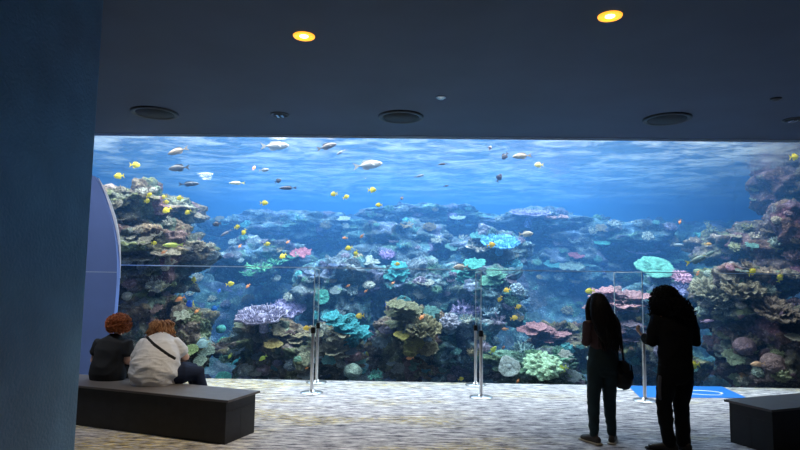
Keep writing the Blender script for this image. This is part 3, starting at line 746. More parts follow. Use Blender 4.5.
def fish_kind(hh, tk, fork=.5):
    eye = bmesh.new(); ball(eye, (0, 0, 0), .022, 2)
    pf = bmesh.new(); ball(pf, (0, 0, 0), (.09, .008, .04), 2)
    return dict(body=fish_body(hh, tk),
        tail_fin=fin_mesh('tail_fin', [(-.28, hh * .14), (-.5, hh * .95), (-.42, 0), (-.5, -hh * .95), (-.28, -hh * .14)]),
        dorsal_fin=fin_mesh('dorsal_fin', [(-.22, hh * .45), (-.14, hh * 1.15), (.0, hh * 1.28), (.16, hh * 1.22), (.26, hh * .8), (.05, hh * .75)]),
        anal_fin=fin_mesh('anal_fin', [(-.22, -hh * .45), (-.14, -hh * 1.15), (.0, -hh * 1.2), (.08, -hh * .8), (-.08, -hh * .7)]),
        pectoral_fin=me_of('pectoral_fin', pf, M['fin']), eye=me_of('eye', eye, M['fish_eye']), hh=hh, tk=tk)
FK = {'tang': fish_kind(.26, .075), 'long': fish_kind(.135, .08), 'snap': fish_kind(.18, .09), 'slim': fish_kind(.10, .06)}
def fish(kind, px, py, w, col, label, ang=0, face=1, Y=None, fin=None, tail=None, group=None, name='reef_fish', cat='fish', yaw=None, clear=.35):
    h = hit(px, py); Y = Y or 11.2
    if h is not None: Y = min(Y, h[0].y - clear)
    Y = max(Y, 10.25)
    p = on_y(px, py, Y); L = w / FPX * (p - EYE).length * 1.04
    if p.z > WATER - .12: p.z = WATER - .12
    root = empty(name, p); tag(root, label, cat, group)
    if yaw is None: yaw = fr.uniform(-25, 25)
    mt = Matrix.Rotation(R(ang), 4, 'Y').inverted() @ Matrix.Rotation(R(yaw) + (PI if face < 0 else 0), 4, 'Z')
    root.rotation_euler = mt.to_euler(); K = FK[kind]; hh = K['hh']
    fin = fin or col; tail = tail or fin
    def add(nme, me, c, loc=(0, 0, 0), rot=(0, 0, 0)):
        o = bpy.data.objects.new(nme, me); COL.objects.link(o); o.parent = root; o.color = (*c, 1)
        o.location = Vector(loc) * L; o.rotation_euler = rot; o.scale = (L, L, L); return o
    add('body', K['body'], col); add('tail_fin', K['tail_fin'], tail); add('dorsal_fin', K['dorsal_fin'], fin); add('anal_fin', K['anal_fin'], fin)
    if w >= 7:
        for s in (1, -1):
            add('pectoral_fin', K['pectoral_fin'], fin, (.16, s * (K['tk'] * .95 + .02), -hh * .15), (0, .5, s * -.5))
            add('eye', K['eye'], (0, 0, 0), (.375, s * K['tk'] * .5, hh * .16))
    return root
SIL = (.50, .50, .46); GRY = (.22, .26, .32); DRK = (.05, .05, .07); YL = (.95, .78, .04); YG = (.70, .85, .12); ORG = (.95, .36, .12); BL = (.03, .16, .80)
# near the surface
F = fish
F('long', 275, 145, 27, SIL, 'biggest silver fish near the window top swimming towards the middle', 3, 1, name='silver_fish', yaw=5)
F('long', 368, 165, 29, SIL, 'plump silver fish in open water below the striped grey fish', 9, 1, name='silver_fish', yaw=8)
F('long', 327, 144, 20, (.17, .15, .13), 'brown-grey fish tilted upward close to the window top', 18, 1, name='grey_fish', yaw=5)
F('slim', 341, 152, 11, GRY, 'small slender grey fish just behind the brown-grey one', 35, -1, name='grey_fish')
F('long', 178, 151, 19, (.34, .27, .18), 'tan striped fish near the top above the brown reef ledge', 22, -1, name='tan_fish')
F('long', 179, 168, 21, (.13, .13, .13), 'dull grey fish under the tan striped fish', 4, -1, name='grey_fish')
F('slim', 189, 184, 20, (.07, .09, .12), 'long dark grey fish gliding over the brown reef ledge', 2, 1, name='grey_fish')
F('slim', 205, 174, 15, (.26, .34, .44), 'faint blue-grey fish high in the open water', 2, 1, name='grey_fish', Y=12.6)
F('long', 264, 170, 12, (.30, .34, .36), 'small grey fish below the biggest silver fish', 0, 1, name='grey_fish')
F('slim', 288, 188, 17, DRK, 'long dark fish in open water between the ceiling lights', 4, -1, name='dark_fish')
F('tang', 278, 181, 7, DRK, 'tiny dark fish just above the long dark one', 30, 1, name='dark_fish')
F('slim', 419, 176, 11, (.22, .28, .36), 'slender grey fish below the round ceiling speaker in the middle', 14, 1, name='grey_fish')
F('tang', 402, 198, 5, DRK, 'tiny dark fish alone above the far middle crest', 60, -1, name='dark_fish')
F('long', 522, 156, 19, (.34, .28, .17), 'tan fish facing the middle at the edge of the pale patch', 6, -1, name='tan_fish', yaw=5)
F('tang', 505, 156, 9, DRK, 'small dark fish in front of the nose of the tan fish', 50, -1, name='dark_fish')
F('tang', 490, 146, 6, DRK, 'tiny dark fish highest under the window edge', 70, 1, name='dark_fish')
F('slim', 443, 164, 10, DRK, 'small dark fish swimming level near the top middle', 4, -1, name='dark_fish')
F('tang', 499, 178, 9, (.07, .07, .12), 'dark banner shaped fish hanging nose up', 62, 1, name='dark_fish')
F('slim', 446, 186, 6, DRK, 'tiny dark fish below the level swimming one', 10, 1, name='dark_fish')
F('tang', 539, 165, 9, (.85, .75, .25), 'pale yellow fish against the bright patch near the surface', 2, -1, name='yellow_fish')
F('slim', 237, 183, 15, (.80, .80, .55), 'cream coloured slender fish in the open blue', 3, -1, name='cream_fish', tail=(.9, .8, .2))
F('tang', 254, 168, 5, (.8, .35, .15), 'tiny orange fish touching the pale reflection near the top', 80, 1, name='orange_fish')
F('tang', 217, 224, 8, DRK, 'black fish beside the brown reef ledge', 15, -1, name='dark_fish')
F('slim', 226, 233, 12, (.14, .16, .22), 'dark slender fish under the black fish', 35, -1, name='dark_fish')
for i, (x_, y_, w_, an, fc, lb) in enumerate([
    (135, 165, 9, 2, 1, 'yellow fish highest above the brown reef ledge'),
    (119, 176, 9, 8, -1, 'yellow fish nearest the rim of the curved purple panel'),
    (149, 195, 6, 40, 1, 'yellow fish rising over the edge of the brown ledge'),
    (147, 201, 7, 5, 1, 'yellow fish lowest of the pair over the brown ledge'),
    (164, 197, 6, 12, -1, 'yellow fish between two others over the ledge top'),
    (166, 202, 6, 0, 1, 'small yellow fish under the ledge-top trio'),
    (180, 198, 8, 2, -1, 'flat yellow fish at the tip of the brown ledge'),
    (167, 210, 9, 35, -1, 'long yellow fish diving beside the brown ledge'),
    (188, 212, 7, 30, -1, 'yellow fish at the outer tip of the brown ledge'),
    (154, 243, 6, 5, 1, 'small yellow fish low on the dim brown wall'),
    (237, 227, 7, 12, 1, 'yellow fish near the black fish in open blue'),
    (244, 232, 7, 60, -1, 'yellow fish pointing down beside another yellow fish'),
    (267, 244, 7, 8, 1, 'yellow fish over the green branching thicket'),
    (283, 256, 8, 40, -1, 'yellow fish between green thicket and red plate coral'),
    (349, 248, 8, 20, -1, 'larger of the two yellow fish above the blue-grey hump'),
    (356, 253, 7, 70, -1, 'yellow fish pointing down next to the larger one above the hump'),
    (372, 190, 9, 0, 1, 'yellow fish swimming level below the plump silver fish'),
    (334, 194, 8, 6, -1, 'yellow fish above the white disc coral'),
    (346, 197, 7, 25, 1, 'yellow fish climbing beside the pale reflection'),
    (264, 203, 8, 0, 1, 'yellow-green fish above the far hazy crest'),
    (379, 205, 7, 0, -1, 'yellow fish skimming the far middle crest'),
    (397, 264, 6, 4, 1, 'yellow fish right over the turquoise folded coral'),
    (491, 245, 9, 14, 1, 'golden fish over the bright blue table coral'),
    (507, 290, 8, 20, -1, 'golden fish just under the sea-green shelf coral'),
    (500, 299, 7, 65, -1, 'golden fish upright below the sea-green shelf coral'),
    (518, 307, 7, 25, 1, 'golden fish in the dark blue channel under two others'),
    (514, 318, 8, 10, 1, 'golden fish lowest in the dark blue channel'),
    (307, 328, 8, 10, -1, 'yellow fish beside the cap of the first chrome post'),
    (360, 316, 9, 5, -1, 'yellow fish over the bright cyan stepped coral'),
    (368, 353, 7, 70, -1, 'yellow fish low in the dark gap beside the middle rock'),
    (590, 291, 9, 8, -1, 'yellow fish right above the head of the woman with long hair'),
    (230, 284, 8, 12, 1, 'yellow fish over the dark blue channel'),
    (194, 280, 7, 85, 1, 'yellow fish upright beside the brown reef wall'),
    (694, 365, 11, 4, -1, 'yellow fish at thigh height next to the person in black'),
    (752, 272, 9, 30, 1, 'yellow fish against the broad brown plate coral'),
    (780, 278, 8, 70, 1, 'slim yellow fish upright on the dark wall side'),
    (794, 157, 9, 8, 1, 'yellow fish near the surface at the murky pillar'),
    (461, 379, 6, 20, 1, 'small green-yellow fish at the window foot by the middle posts')]):
    F('tang', x_, y_, w_, YL if i < 21 or i > 28 else (.98, .62, .03), lb, an, fc, name='yellow_fish', group='yellow fish over the reef')
F('slim', 173, 245, 19, (.65, .75, .15), 'long yellow-green fish crossing the brown reef wall', 3, -1, name='yellow_green_fish')
F('snap', 493, 350, 10, YG, 'lime green fish tilted up beside the middle chrome post', 50, 1, name='lime_fish')
F('tang', 562, 369, 11, YG, 'lime green fish over the wide pale green dome coral', 30, -1, name='lime_fish')
F('snap', 263, 358, 9, YG, 'lime green fish over the mauve brain coral', 35, -1, name='lime_fish')
F('snap', 230, 356, 6, YG, 'tiny lime fish in the dark channel beyond the bench', 60, -1, name='lime_fish')
F('slim', 236, 361, 11, (.10, .60, .68), 'cyan slender fish in the dark channel beyond the bench', 40, -1, name='cyan_fish')
F('tang', 190, 304, 10, BL, 'blue fish under the pale bushy coral of the brown wall', 15, -1, name='blue_fish', tail=(.9, .8, .1))
F('tang', 215, 308, 8, (.05, .28, .9), 'bright blue fish in the dark blue channel', 25, -1, name='blue_fish')
F('tang', 219, 291, 5, (.05, .2, .8), 'tiny blue fish upright in the dark blue channel', 80, 1, name='blue_fish')
F('tang', 389, 304, 9, BL, 'blue fish beside the big olive leaf coral', 10, 1, name='blue_fish')
F('snap', 461, 267, 15, (.42, .34, .26), 'brown spotted fish level with the bright joint line', 4, -1, name='brown_fish', yaw=5)
F('snap', 526, 234, 14, (.48, .46, .40), 'beige fish under the far lilac table coral', 2, 1, name='tan_fish')
F('long', 696, 260, 20, (.14, .22, .20), 'larger grey fish with a yellow tail above the bushy haired person', 18, 1, name='yellow_tailed_fish', tail=(.9, .72, .05), yaw=5, Y=10.9)
F('long', 709, 254, 12, (.15, .23, .21), 'smaller grey fish with a yellow tail swimming just ahead', 24, 1, name='yellow_tailed_fish', tail=(.9, .72, .05), yaw=5, Y=11.1)
F('slim', 677, 245, 13, (.36, .50, .62), 'pale blue-grey fish above the mint plates', 0, 1, name='grey_fish')
F('snap', 708, 244, 6, (.8, .45, .15), 'small orange fish above the yellow-tailed pair', 0, 1, name='orange_fish')
F('tang', 204, 343, 15, (.50, .78, .80), 'pale turquoise fish with a tall fin near the boulder', 20, -1, name='turquoise_fish', yaw=5, Y=10.5)
F('slim', 707, 321, 11, (.72, .42, .56), 'pink fish in the dark gap beside the person in black', 8, 1, name='pink_fish')
F('snap', 758, 364, 11, (.80, .46, .26), 'orange and white fish before the beige knobby coral', 8, -1, name='orange_fish')
for x_, y_, w_, an, fc, lb in [
    (180, 299, 10, 25, -1, 'orange striped fish at the edge of the brown reef wall'),
    (197, 311, 6, 45, -1, 'orange fish just under the blue fish near the boulder'),
    (248, 286, 6, 50, -1, 'orange fish diving over the dark blue channel'),
    (164, 252, 6, 30, -1, 'orange fish before the flat beige plate coral'),
    (240, 246, 5, 60, -1, 'tiny orange fish near the hazy reef hump'),
    (288, 242, 5, 45, -1, 'tiny orange fish over the far reef behind the red plate'),
    (348, 286, 5, 30, 1, 'tiny orange fish on the blue-grey hump'),
    (366, 291, 5, 40, -1, 'tiny orange fish at the foot of the blue-grey hump'),
    (393, 283, 5, 35, -1, 'tiny orange fish below the turquoise folded coral'),
    (422, 317, 8, 45, -1, 'orange fish over the big ruffled coral'),
    (410, 358, 8, 5, -1, 'orange fish low on the tall middle rock'),
    (505, 329, 7, 4, -1, 'orange fish near the grey-blue branching coral'),
    (503, 348, 5, 50, 1, 'tiny red fish behind the lime green one'),
    (345, 238, 6, 0, -1, 'orange fish over the far hazy reef'),
    (362, 236, 6, 50, -1, 'brown-orange fish beside another over the far hazy reef'),
    (306, 368, 5, 10, 1, 'tiny orange fish low between the first posts and the rock'),
    (698, 273, 6, 60, -1, 'orange fish next to the small pale round coral'),
    (680, 222, 5, 70, -1, 'red fish on the far crest before the murky wall'),
    (518, 381, 5, 60, -1, 'tiny orange fish at the window foot under the pale oval disc')]:
    F('snap', x_, y_, w_, ORG, lb, an, fc, name='orange_fish', group='orange fish over the reef')
# ------------------------------------------------------------------ hall furniture
# acrylic dividers: two chrome posts, a clear sheet standing in them
def divider(front, back, ztop, label):
    f = Vector((front.x, front.y, 0)); bk = Vector((back.x, back.y, 0))
    root = empty('clear_divider', f); tag(root, label, 'divider', 'clear dividers on chrome posts along the tank window')
    for q in (f, bk):
        c = q - f
        bm = bmesh.new(); lathe(bm, [(0, .03), (.026, .03), (.026, .90), (0, .90)], 20, c); po = auto_smooth(obj('post', bm, M['steel'], root))
        bm = bmesh.new(); lathe(bm, [(0, 0), (.17, 0), (.17, .012), (.15, .022), (.05, .03), (.03, .05), (0, .05)], 36, c); auto_smooth(obj('base', bm, M['steel'], po))
        bm = bmesh.new(); lathe(bm, [(0, .88), (.036, .88), (.036, .955), (.03, .97), (0, .97)], 20, c); auto_smooth(obj('cap', bm, M['black_plastic'], po))
    d = (bk - f); L = d.length; u = d.normalized(); n = Vector((-u.y, u.x, 0)); t = .005
    def slab(a, b_, z0, z1, tt):
        bm = bmesh.new(); box(bm, a, b_, -tt, tt, z0, z1)
        for v in bm.verts: v.co = u * v.co.x + n * v.co.y + Vector((0, 0, v.co.z))
        return bm
    pn = obj('pane', slab(.0, L, .9, ztop, t), M['pane'], root)
    bm = slab(-.008, .0, .9, ztop, t * 1.2)
    b2 = slab(L, L + .008, .9, ztop, t * 1.2); me = bpy.data.meshes.new('t'); b2.to_mesh(me); b2.free(); bm.from_mesh(me)
    b3 = slab(-.008, L + .008, ztop, ztop + .006, t * 1.2); b3.to_mesh(me); b3.free(); bm.from_mesh(me); bpy.data.meshes.remove(me)
    obj('pane_edge', bm, M['pane_edge'], pn)
divider(on_z(311.5, 393, 0), on_z(316.5, 382.5, 0), 1.84, 'clear divider on chrome posts standing farthest from the standing people')
divider(on_z(481, 397.5, 0), on_z(475.5, 385, 0), 1.84, 'clear divider on chrome posts in the middle of the window')
divider(on_z(645, 401, 0), on_z(616.5, 388.5, 0), 1.86, 'clear divider on chrome posts between the two standing people')

def bench(corner, ang, length, width, label):
    root = empty('bench', (corner.x, corner.y, 0), ang); tag(root, label, 'bench')
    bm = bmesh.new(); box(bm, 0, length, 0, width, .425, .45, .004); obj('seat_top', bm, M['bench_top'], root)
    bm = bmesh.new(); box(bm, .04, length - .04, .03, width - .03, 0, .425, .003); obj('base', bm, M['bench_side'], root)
    for k in range(1, 4):
        bm = bmesh.new(); x_ = length * k / 4; box(bm, x_ - .003, x_ + .003, .0285, .0305, .01, .42); obj('panel_joint', bm, M['black_plastic'], root)
    for s in (.038, length - .041):
        bm = bmesh.new(); box(bm, s, s + .003, .03, width - .03, .31, .315); obj('panel_joint', bm, M['black_plastic'], root)
        bm = bmesh.new(); box(bm, s, s + .003, width / 2 - .003, width / 2 + .003, .01, .309); obj('panel_joint', bm, M['black_plastic'], root)
    return root
c1 = on_z(228, 400.5, .45); e1 = on_z(79, 385.5, .45)
a1 = math.atan2(c1.y - e1.y, c1.x - e1.x)
L1 = 3.1; u1 = Vector((math.cos(a1), math.sin(a1), 0))
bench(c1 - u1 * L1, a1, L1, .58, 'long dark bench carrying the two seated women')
c2 = on_z(772, 410, .45); e2 = on_z(725, 399.5, .45)
a2 = R(22)
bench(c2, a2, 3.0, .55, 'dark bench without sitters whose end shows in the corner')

# blue floor sticker with a white curl, lying by the window
pts = [on_z(x_, y_, 0) for x_, y_ in ((628, 386.0), (722, 386.8), (747, 398.2), (640, 397.5))]
cc = sum(pts, Vector()) / 4
bm = bmesh.new(); a = [bm.verts.new(Vector((p.x - cc.x, p.y - cc.y, .001))) for p in pts]; b_ = [bm.verts.new(v.co + Vector((0, 0, .004))) for v in a]
bm.faces.new(a[::-1]); bm.faces.new(b_)
for k in range(4): bm.faces.new((a[k], a[(k + 1) % 4], b_[(k + 1) % 4], b_[k]))
st = tag(obj('floor_sticker', bm, M['decal_blue'], loc=(cc.x, cc.y, 0)), 'bright blue floor sticker with a white curl by the window', 'floor sticker')
bm = bmesh.new()
def ribbon(bm, P, wd, z):
    A = []
    for i, p in enumerate(P):
        t = (P[min(i + 1, len(P) - 1)] - P[max(i - 1, 0)]).normalized(); n = Vector((-t.y, t.x, 0))
        ww = wd * (.35 + .65 * math.sin(PI * min(1, (i + .5) / len(P))))
        A.append((bm.verts.new(p + n * ww + Vector((0, 0, z))), bm.verts.new(p - n * ww + Vector((0, 0, z)))))
    for q, s in zip(A, A[1:]): bm.faces.new((q[0], q[1], s[1], s[0]))
P = []
cw = on_z(702, 392.8, 0) - Vector((cc.x, cc.y, 0))
for k in range(20):
    a_ = R(200) - R(250) * k / 19; P.append(Vector((cw.x + .30 * math.cos(a_) , cw.y + .17 * math.sin(a_), 0)))
ribbon(bm, [Vector((p.x, p.y, 0)) for p in P], .028, .0062)
q0 = on_z(722, 395.3, 0) - Vector((cc.x, cc.y, 0)); q1 = on_z(676, 394.0, 0) - Vector((cc.x, cc.y, 0))
ribbon(bm, [Vector((q1.x + (q0.x - q1.x) * k / 14, q1.y + (q0.y - q1.y) * k / 14 + .03 * math.sin(k / 14 * 6.28), 0)) for k in range(15)], .022, .0064)
obj('white_curl', bm, M['decal_white'], st)

# curved purple panel beside the window, a tall fabric oval
Yp = 8.9
prof = [(97, 178), (103, 190), (108, 203), (112.5, 217), (116, 232), (118, 247), (118.7, 262), (118.5, 278), (117.5, 294), (116, 312), (114, 330), (111.5, 350), (108, 372)]
P = [on_y(x_, y_, Yp) for x_, y_ in prof]
P.append(Vector((P[-1].x - .12, Yp, 0.0)))
left = P[0].x - 1.3
o0 = Vector((P[4].x - .8, Yp, 0))
top = [Vector((P[0].x + (left - P[0].x) * k / 6, Yp, P[0].z + .42 * math.sin(PI / 2 * k / 6))) for k in range(1, 7)]
outl = [p for p in P[::-1]] + top + [Vector((left, Yp, 0))]
root = empty('curved_panel', o0); tag(root, 'tall purple-blue fabric panel with a curved edge beside the window', 'display panel')
bm = bmesh.new(); A = [bm.verts.new(p - o0 + Vector((0, -.05, 0))) for p in outl]; B = [bm.verts.new(p - o0 + Vector((0, .05, 0))) for p in outl]
bm.faces.new(A); bm.faces.new(B[::-1])
for k in range(len(outl)): k2 = (k + 1) % len(outl); bm.faces.new((A[k], B[k], B[k2], A[k2]))
obj('fabric', bm, M['panel'], root)
bm = bmesh.new(); tube(bm, [p - o0 + Vector((.012, .03, 0)) for p in (P[:8])], [.006, .016, .026, .028, .022, .014, .008, .004], 8, ref=(0, 1, 0)); obj('edge_trim', bm, M['white_trim'], root, True)
zs = on_y(100, 272, Yp).z
bm = bmesh.new(); box(bm, left - o0.x, P[7].x - o0.x - .01, -.054, -.05, zs - .004, zs + .004); obj('seam', bm, M['joint'], root)

# ------------------------------------------------------------------ ceiling fittings
CZ = TOP + .025
def ceil_pt(px, py): p = on_z(px, py, CZ); return Vector((p.x, p.y, CZ))
M['bulb'] = emis('warm_bulb', (1.0, .62, .16), 14)
M['amber'] = emis('amber_reflector', (1.0, .42, .03), 1.6)
M['reflector'] = simple('grey_reflector', (.45, .50, .55), .25, .8)
M['grille'] = simple('speaker_grille', (.012, .015, .02), .7, bump=.5, bump_s=300)
for (x_, y_, lb) in ((304, 36, 'lit warm recessed ceiling light above the seated women side'), (610, 16, 'lit warm recessed ceiling light nearest the frame top above the standing pair')):
    c = ceil_pt(x_, y_); root = empty('ceiling_light', c); tag(root, lb, 'ceiling light')
    bm = bmesh.new(); lathe(bm, [(.078, 0), (.112, 0), (.108, -.010), (.082, -.012), (.078, 0)], 32); obj('ring', bm, M['amber'], root, True)
    bm = bmesh.new(); lathe(bm, [(0, -.003), (.08, -.003), (.08, -.001), (0, -.001)], 32); obj('reflector', bm, M['amber'], root)
    bm = bmesh.new(); lathe(bm, [(0, -.016), (.03, -.014), (.045, -.006), (.045, -.003), (0, -.003)], 24); obj('bulb', bm, M['bulb'], root, True)
    l = bpy.data.lights.new('bulb_light', 'SPOT'); l.energy = 400 if x_ < 400 else 35; l.color = (1, .86, .68); l.spot_size = R(88); l.spot_blend = .8; l.shadow_soft_size = .05
    lo = bpy.data.objects.new('bulb_light', l); COL.objects.link(lo); lo.parent = root; lo.location = (0, 0, -.03)
for (x_, y_, lb) in ((155, 112.5, 'round dark ceiling speaker nearest the pier'), (401, 116.5, 'round dark ceiling speaker above the middle of the window'), (667, 118.5, 'round dark ceiling speaker above the standing pair')):
    c = ceil_pt(x_, y_); root = empty('ceiling_speaker', c); tag(root, lb, 'ceiling speaker')
    bm = bmesh.new(); lathe(bm, [(.27, 0), (.345, 0), (.345, -.02), (.33, -.03), (.28, -.02), (.27, 0)], 48); obj('rim', bm, M['black_metal'], root, True)
    bm = bmesh.new(); lathe(bm, [(0, -.018), (.28, -.016), (.28, -.002), (0, -.002)], 48); obj('grille', bm, M['grille'], root, True)
for (x_, y_, lb) in ((280, 114.5, 'unlit small recessed spotlight between two ceiling speakers'), (793, 119.5, 'unlit small recessed spotlight at the frame edge')):
    c = ceil_pt(x_, y_); root = empty('recessed_spotlight', c); tag(root, lb, 'spotlight')
    bm = bmesh.new(); lathe(bm, [(.11, 0), (.15, 0), (.145, -.012), (.115, -.014), (.11, 0)], 32); obj('ring', bm, M['black_metal'], root, True)
    bm = bmesh.new(); ball(bm, (0, 0, -.004), (.1, .1, .018), 3); obj('lamp_head', bm, M['grille'], root, True)
    bm = bmesh.new(); box(bm, -.05, -.015, -.07, .07, -.03, -.016); box(bm, .02, .055, -.06, .06, -.03, -.016); obj('reflector', bm, M['reflector'], root)
for (x_, y_, lb) in ((441, 97, 'small smoke detector on the ceiling above the middle speaker'), (776, 98.5, 'small ceiling sensor near the frame edge')):
    c = ceil_pt(x_, y_); root = empty('smoke_detector', c); tag(root, lb, 'smoke detector')
    bm = bmesh.new(); lathe(bm, [(0, -.035), (.03, -.035), (.05, -.02), (.07, -.012), (.07, 0), (0, 0)], 24); obj('housing', bm, M['reflector'] if x_ < 500 else M['black_metal'], root, True)

# unseen lamp added beyond the pier to brighten the purple panel
c = Vector((-4.9, 6.2, CZ)); root = empty('ceiling_light', c); tag(root, 'added unseen ceiling light beyond the pier brightening the purple panel', 'ceiling light')
bm = bmesh.new(); lathe(bm, [(0, -.016), (.045, -.014), (.08, -.006), (.112, -.010), (.112, 0), (0, 0)], 24); obj('bulb', bm, M['bulb'], root, True)
l = bpy.data.lights.new('bulb_light', 'SPOT'); l.energy = 260; l.color = (.9, .93, 1); l.spot_size = R(100); l.spot_blend = .7; l.shadow_soft_size = .15
lo = bpy.data.objects.new('bulb_light', l); COL.objects.link(lo); lo.parent = root; lo.location = (0, 0, -.04); lo.rotation_euler = (R(38), 0, R(-4))

# ------------------------------------------------------------------ people
def union(name, bm, voxel, mat, parent, it=3, folds=None, disp=None):
    """fuse overlapping closed lofts into one continuous skin"""
    bmesh.ops.recalc_face_normals(bm, faces=bm.faces)
    me = bpy.data.meshes.new(name); bm.to_mesh(me); bm.free()
    t = bpy.data.objects.new('tmp', me); COL.objects.link(t)
    md = t.modifiers.new('r', 'REMESH'); md.mode = 'VOXEL'; md.voxel_size = voxel
    if it:
        s = t.modifiers.new('s', 'SMOOTH'); s.factor = .6; s.iterations = it
    bpy.context.view_layer.update()
    dg = bpy.context.evaluated_depsgraph_get()
    m2 = bpy.data.meshes.new_from_object(t.evaluated_get(dg)); m2.name = name
    bpy.data.objects.remove(t); bpy.data.meshes.remove(me)
    if folds or disp:
        m2.update()
        nr = [v.normal.copy() for v in m2.vertices]
        for v, n_ in zip(m2.vertices, nr):
            p = v.co; k = folds(p) if folds else 0
            v.co = p + n_ * k
    m2.materials.clear()
    return link(name, m2, mat, parent)
def fold(sc_, amp, sq=(1, 1, 1), seed=0, ridge=True):
    so = Vector((seed * 9.1, seed * 4.7, seed * 2.3))
    def f(p):
        q = Vector((p.x * sq[0], p.y * sq[1], p.z * sq[2])) * sc_ + so
        n_ = noise.noise(q + Vector((0, 0, .6 * noise.noise(q * .6))))
        return amp * ((1 - 2.2 * abs(n_)) if ridge else n_ * 2)
    return f
def head(bm, c, yaw=0, pitch=0, roll=0, s=1.0):
    """head facing +y, c is the middle of the skull"""
    rot = Matrix.Rotation(yaw, 3, 'Z') @ Matrix.Rotation(pitch, 3, 'X') @ Matrix.Rotation(roll, 3, 'Y'); c = Vector(c)
    def at(p): return c + rot @ (Vector(p) * s)
    ball(bm, at((0, -.008, .015)), (.076 * s, .094 * s, .098 * s), 3, rot)
    ball(bm, at((0, .030, -.055)), (.056 * s, .062 * s, .062 * s), 3, rot)
    tube(bm, [at((0, .085, .01)), at((0, .108, -.025)), at((0, .085, -.04))], [.009 * s, .016 * s, .012 * s], 8)
    ball(bm, at((0, .085, -.066)), (.026 * s, .012 * s, .010 * s), 2, rot)
    for sd in (1, -1): ball(bm, at((sd * .079, .0, -.01)), (.010 * s, .02 * s, .033 * s), 2, rot)
    return at, rot
def face_parts(at, rot, parent, s=1.0):
    for sd in (1, -1):
        bm = bmesh.new(); ball(bm, at((sd * .03, .079, .008)), .0125 * s, 2); obj('eye', bm, M['eye'], parent, True)
    bm = bmesh.new(); ball(bm, at((0, .096, -.066)), (.022 * s, .006 * s, .006 * s), 2, rot); obj('lips', bm, M['lips'], parent, True)
def hand(bm, w_, d, pn, side=1, curl=.5, s=1.0):
    """palm from wrist w_ along d, palm faces pn, five tapering bent fingers"""
    d = Vector(d).normalized(); pn = Vector(pn); pn = (pn - d * pn.dot(d)).normalized(); x_ = d.cross(pn) * side; w_ = Vector(w_)
    k = w_ + d * .085 * s
    tube(bm, [w_ - d * .02, w_ + d * .03 * s, k], [(.026 * s, .018 * s), (.036 * s, .016 * s), (.040 * s, .013 * s)], 12, ref=x_)
    for i, (o_, L) in enumerate(((-.031, .072), (-.0105, .082), (.0105, .076), (.031, .060))):
        p = k + x_ * o_ * s - d * .015 * s; dd = (d + x_ * o_ * 3).normalized(); pts = [p]; a_ = curl * .35
        for seg, fl in enumerate((.42, .32, .26)):
            v = dd * math.cos(a_) + pn * math.sin(a_); p = p + v * (L + .012) * fl * s; pts.append(p); a_ += curl * .8
        tube(bm, pts, [.0098 * s, .009 * s, .0082 * s, .0068 * s], 8, ref=x_)
    p = w_ + d * .025 * s - x_ * .028 * s
    tube(bm, [p, p - x_ * .028 * s + d * .028 * s + pn * .008, p - x_ * .036 * s + d * .058 * s + pn * .02 * s, p - x_ * .028 * s + d * .078 * s + pn * .030 * s], [.014 * s, .0115 * s, .010 * s, .0075 * s], 8, ref=pn)
def shoe(bm, a, toe, s=1.0, w_=.046):
    a = Vector(a); toe = Vector(toe).normalized(); a.z = 0
    tube(bm, [a - toe * .065 * s + Vector((0, 0, .045)), a + Vector((0, 0, .05)), a + toe * .09 * s + Vector((0, 0, .042)), a + toe * .165 * s + Vector((0, 0, .034))], [(w_ * .8, .042), (w_ * .85, .05), (w_ * 1.05, .04), (w_ * .9, .028)], 14, ref=toe.cross(Vector((0, 0, 1))))
    tube(bm, [a - toe * .01 + Vector((0, 0, .04)), a - toe * .012 + Vector((0, 0, .115))], [w_ * .85, w_ * .8], 14)

M['skin'] = simple('light_skin', (.62, .38, .29), .55, noise_s=20, noise_a=.06)
M['skin_tan'] = simple('brown_skin', (.17, .095, .07), .55, noise_s=20, noise_a=.06)
M['eye'] = simple('eye', (.06, .04, .03), .15)
M['lips'] = simple('lips', (.45, .16, .15), .5)
def hair_mat(name, dark, light, sc_=(60, 60, 6)):
    m, nt, b = nm(name); tc = N(nt, 'ShaderNodeTexCoord'); mp = N(nt, 'ShaderNodeMapping'); mp.inputs['Scale'].default_value = sc_
    nt.links.new(tc.outputs['Object'], mp.inputs[0]); t = N(nt, 'ShaderNodeTexNoise'); t.inputs['Scale'].default_value = 1; t.inputs['Detail'].default_value = 4
    nt.links.new(mp.outputs[0], t.inputs['Vector']); r = ramp(nt, [(.35, dark), (.65, light)]); nt.links.new(t.outputs[0], r.inputs[0]); nt.links.new(r.outputs[0], b.inputs['Base Color'])
    b.inputs['Roughness'].default_value = .6; b.inputs['Specular IOR Level'].default_value = .2; bp = N(nt, 'ShaderNodeBump'); bp.inputs['Strength'].default_value = .5; bp.inputs['Distance'].default_value = .01
    nt.links.new(t.outputs[0], bp.inputs['Height']); nt.links.new(bp.outputs[0], b.inputs['Normal']); return m
M['hair_black'] = hair_mat('black_hair', (.004, .004, .005), (.012, .010, .010))
M['hair_copper'] = hair_mat('copper_hair', (.22, .045, .012), (.62, .20, .07), (40, 40, 40))
M['hair_auburn'] = hair_mat('auburn_hair', (.16, .05, .02), (.62, .33, .16), (45, 45, 12))
def cloth(name, col, r=.85): return simple(name, col, r, spec=.2, bump=.25, bump_s=220, noise_s=5, noise_a=.06)
M['black_tee'] = cloth('black_cotton', (.028, .03, .034)); M['white_tee'] = cloth('white_cotton', (.80, .79, .78)); M['navy'] = cloth('navy_denim', (.014, .022, .050))
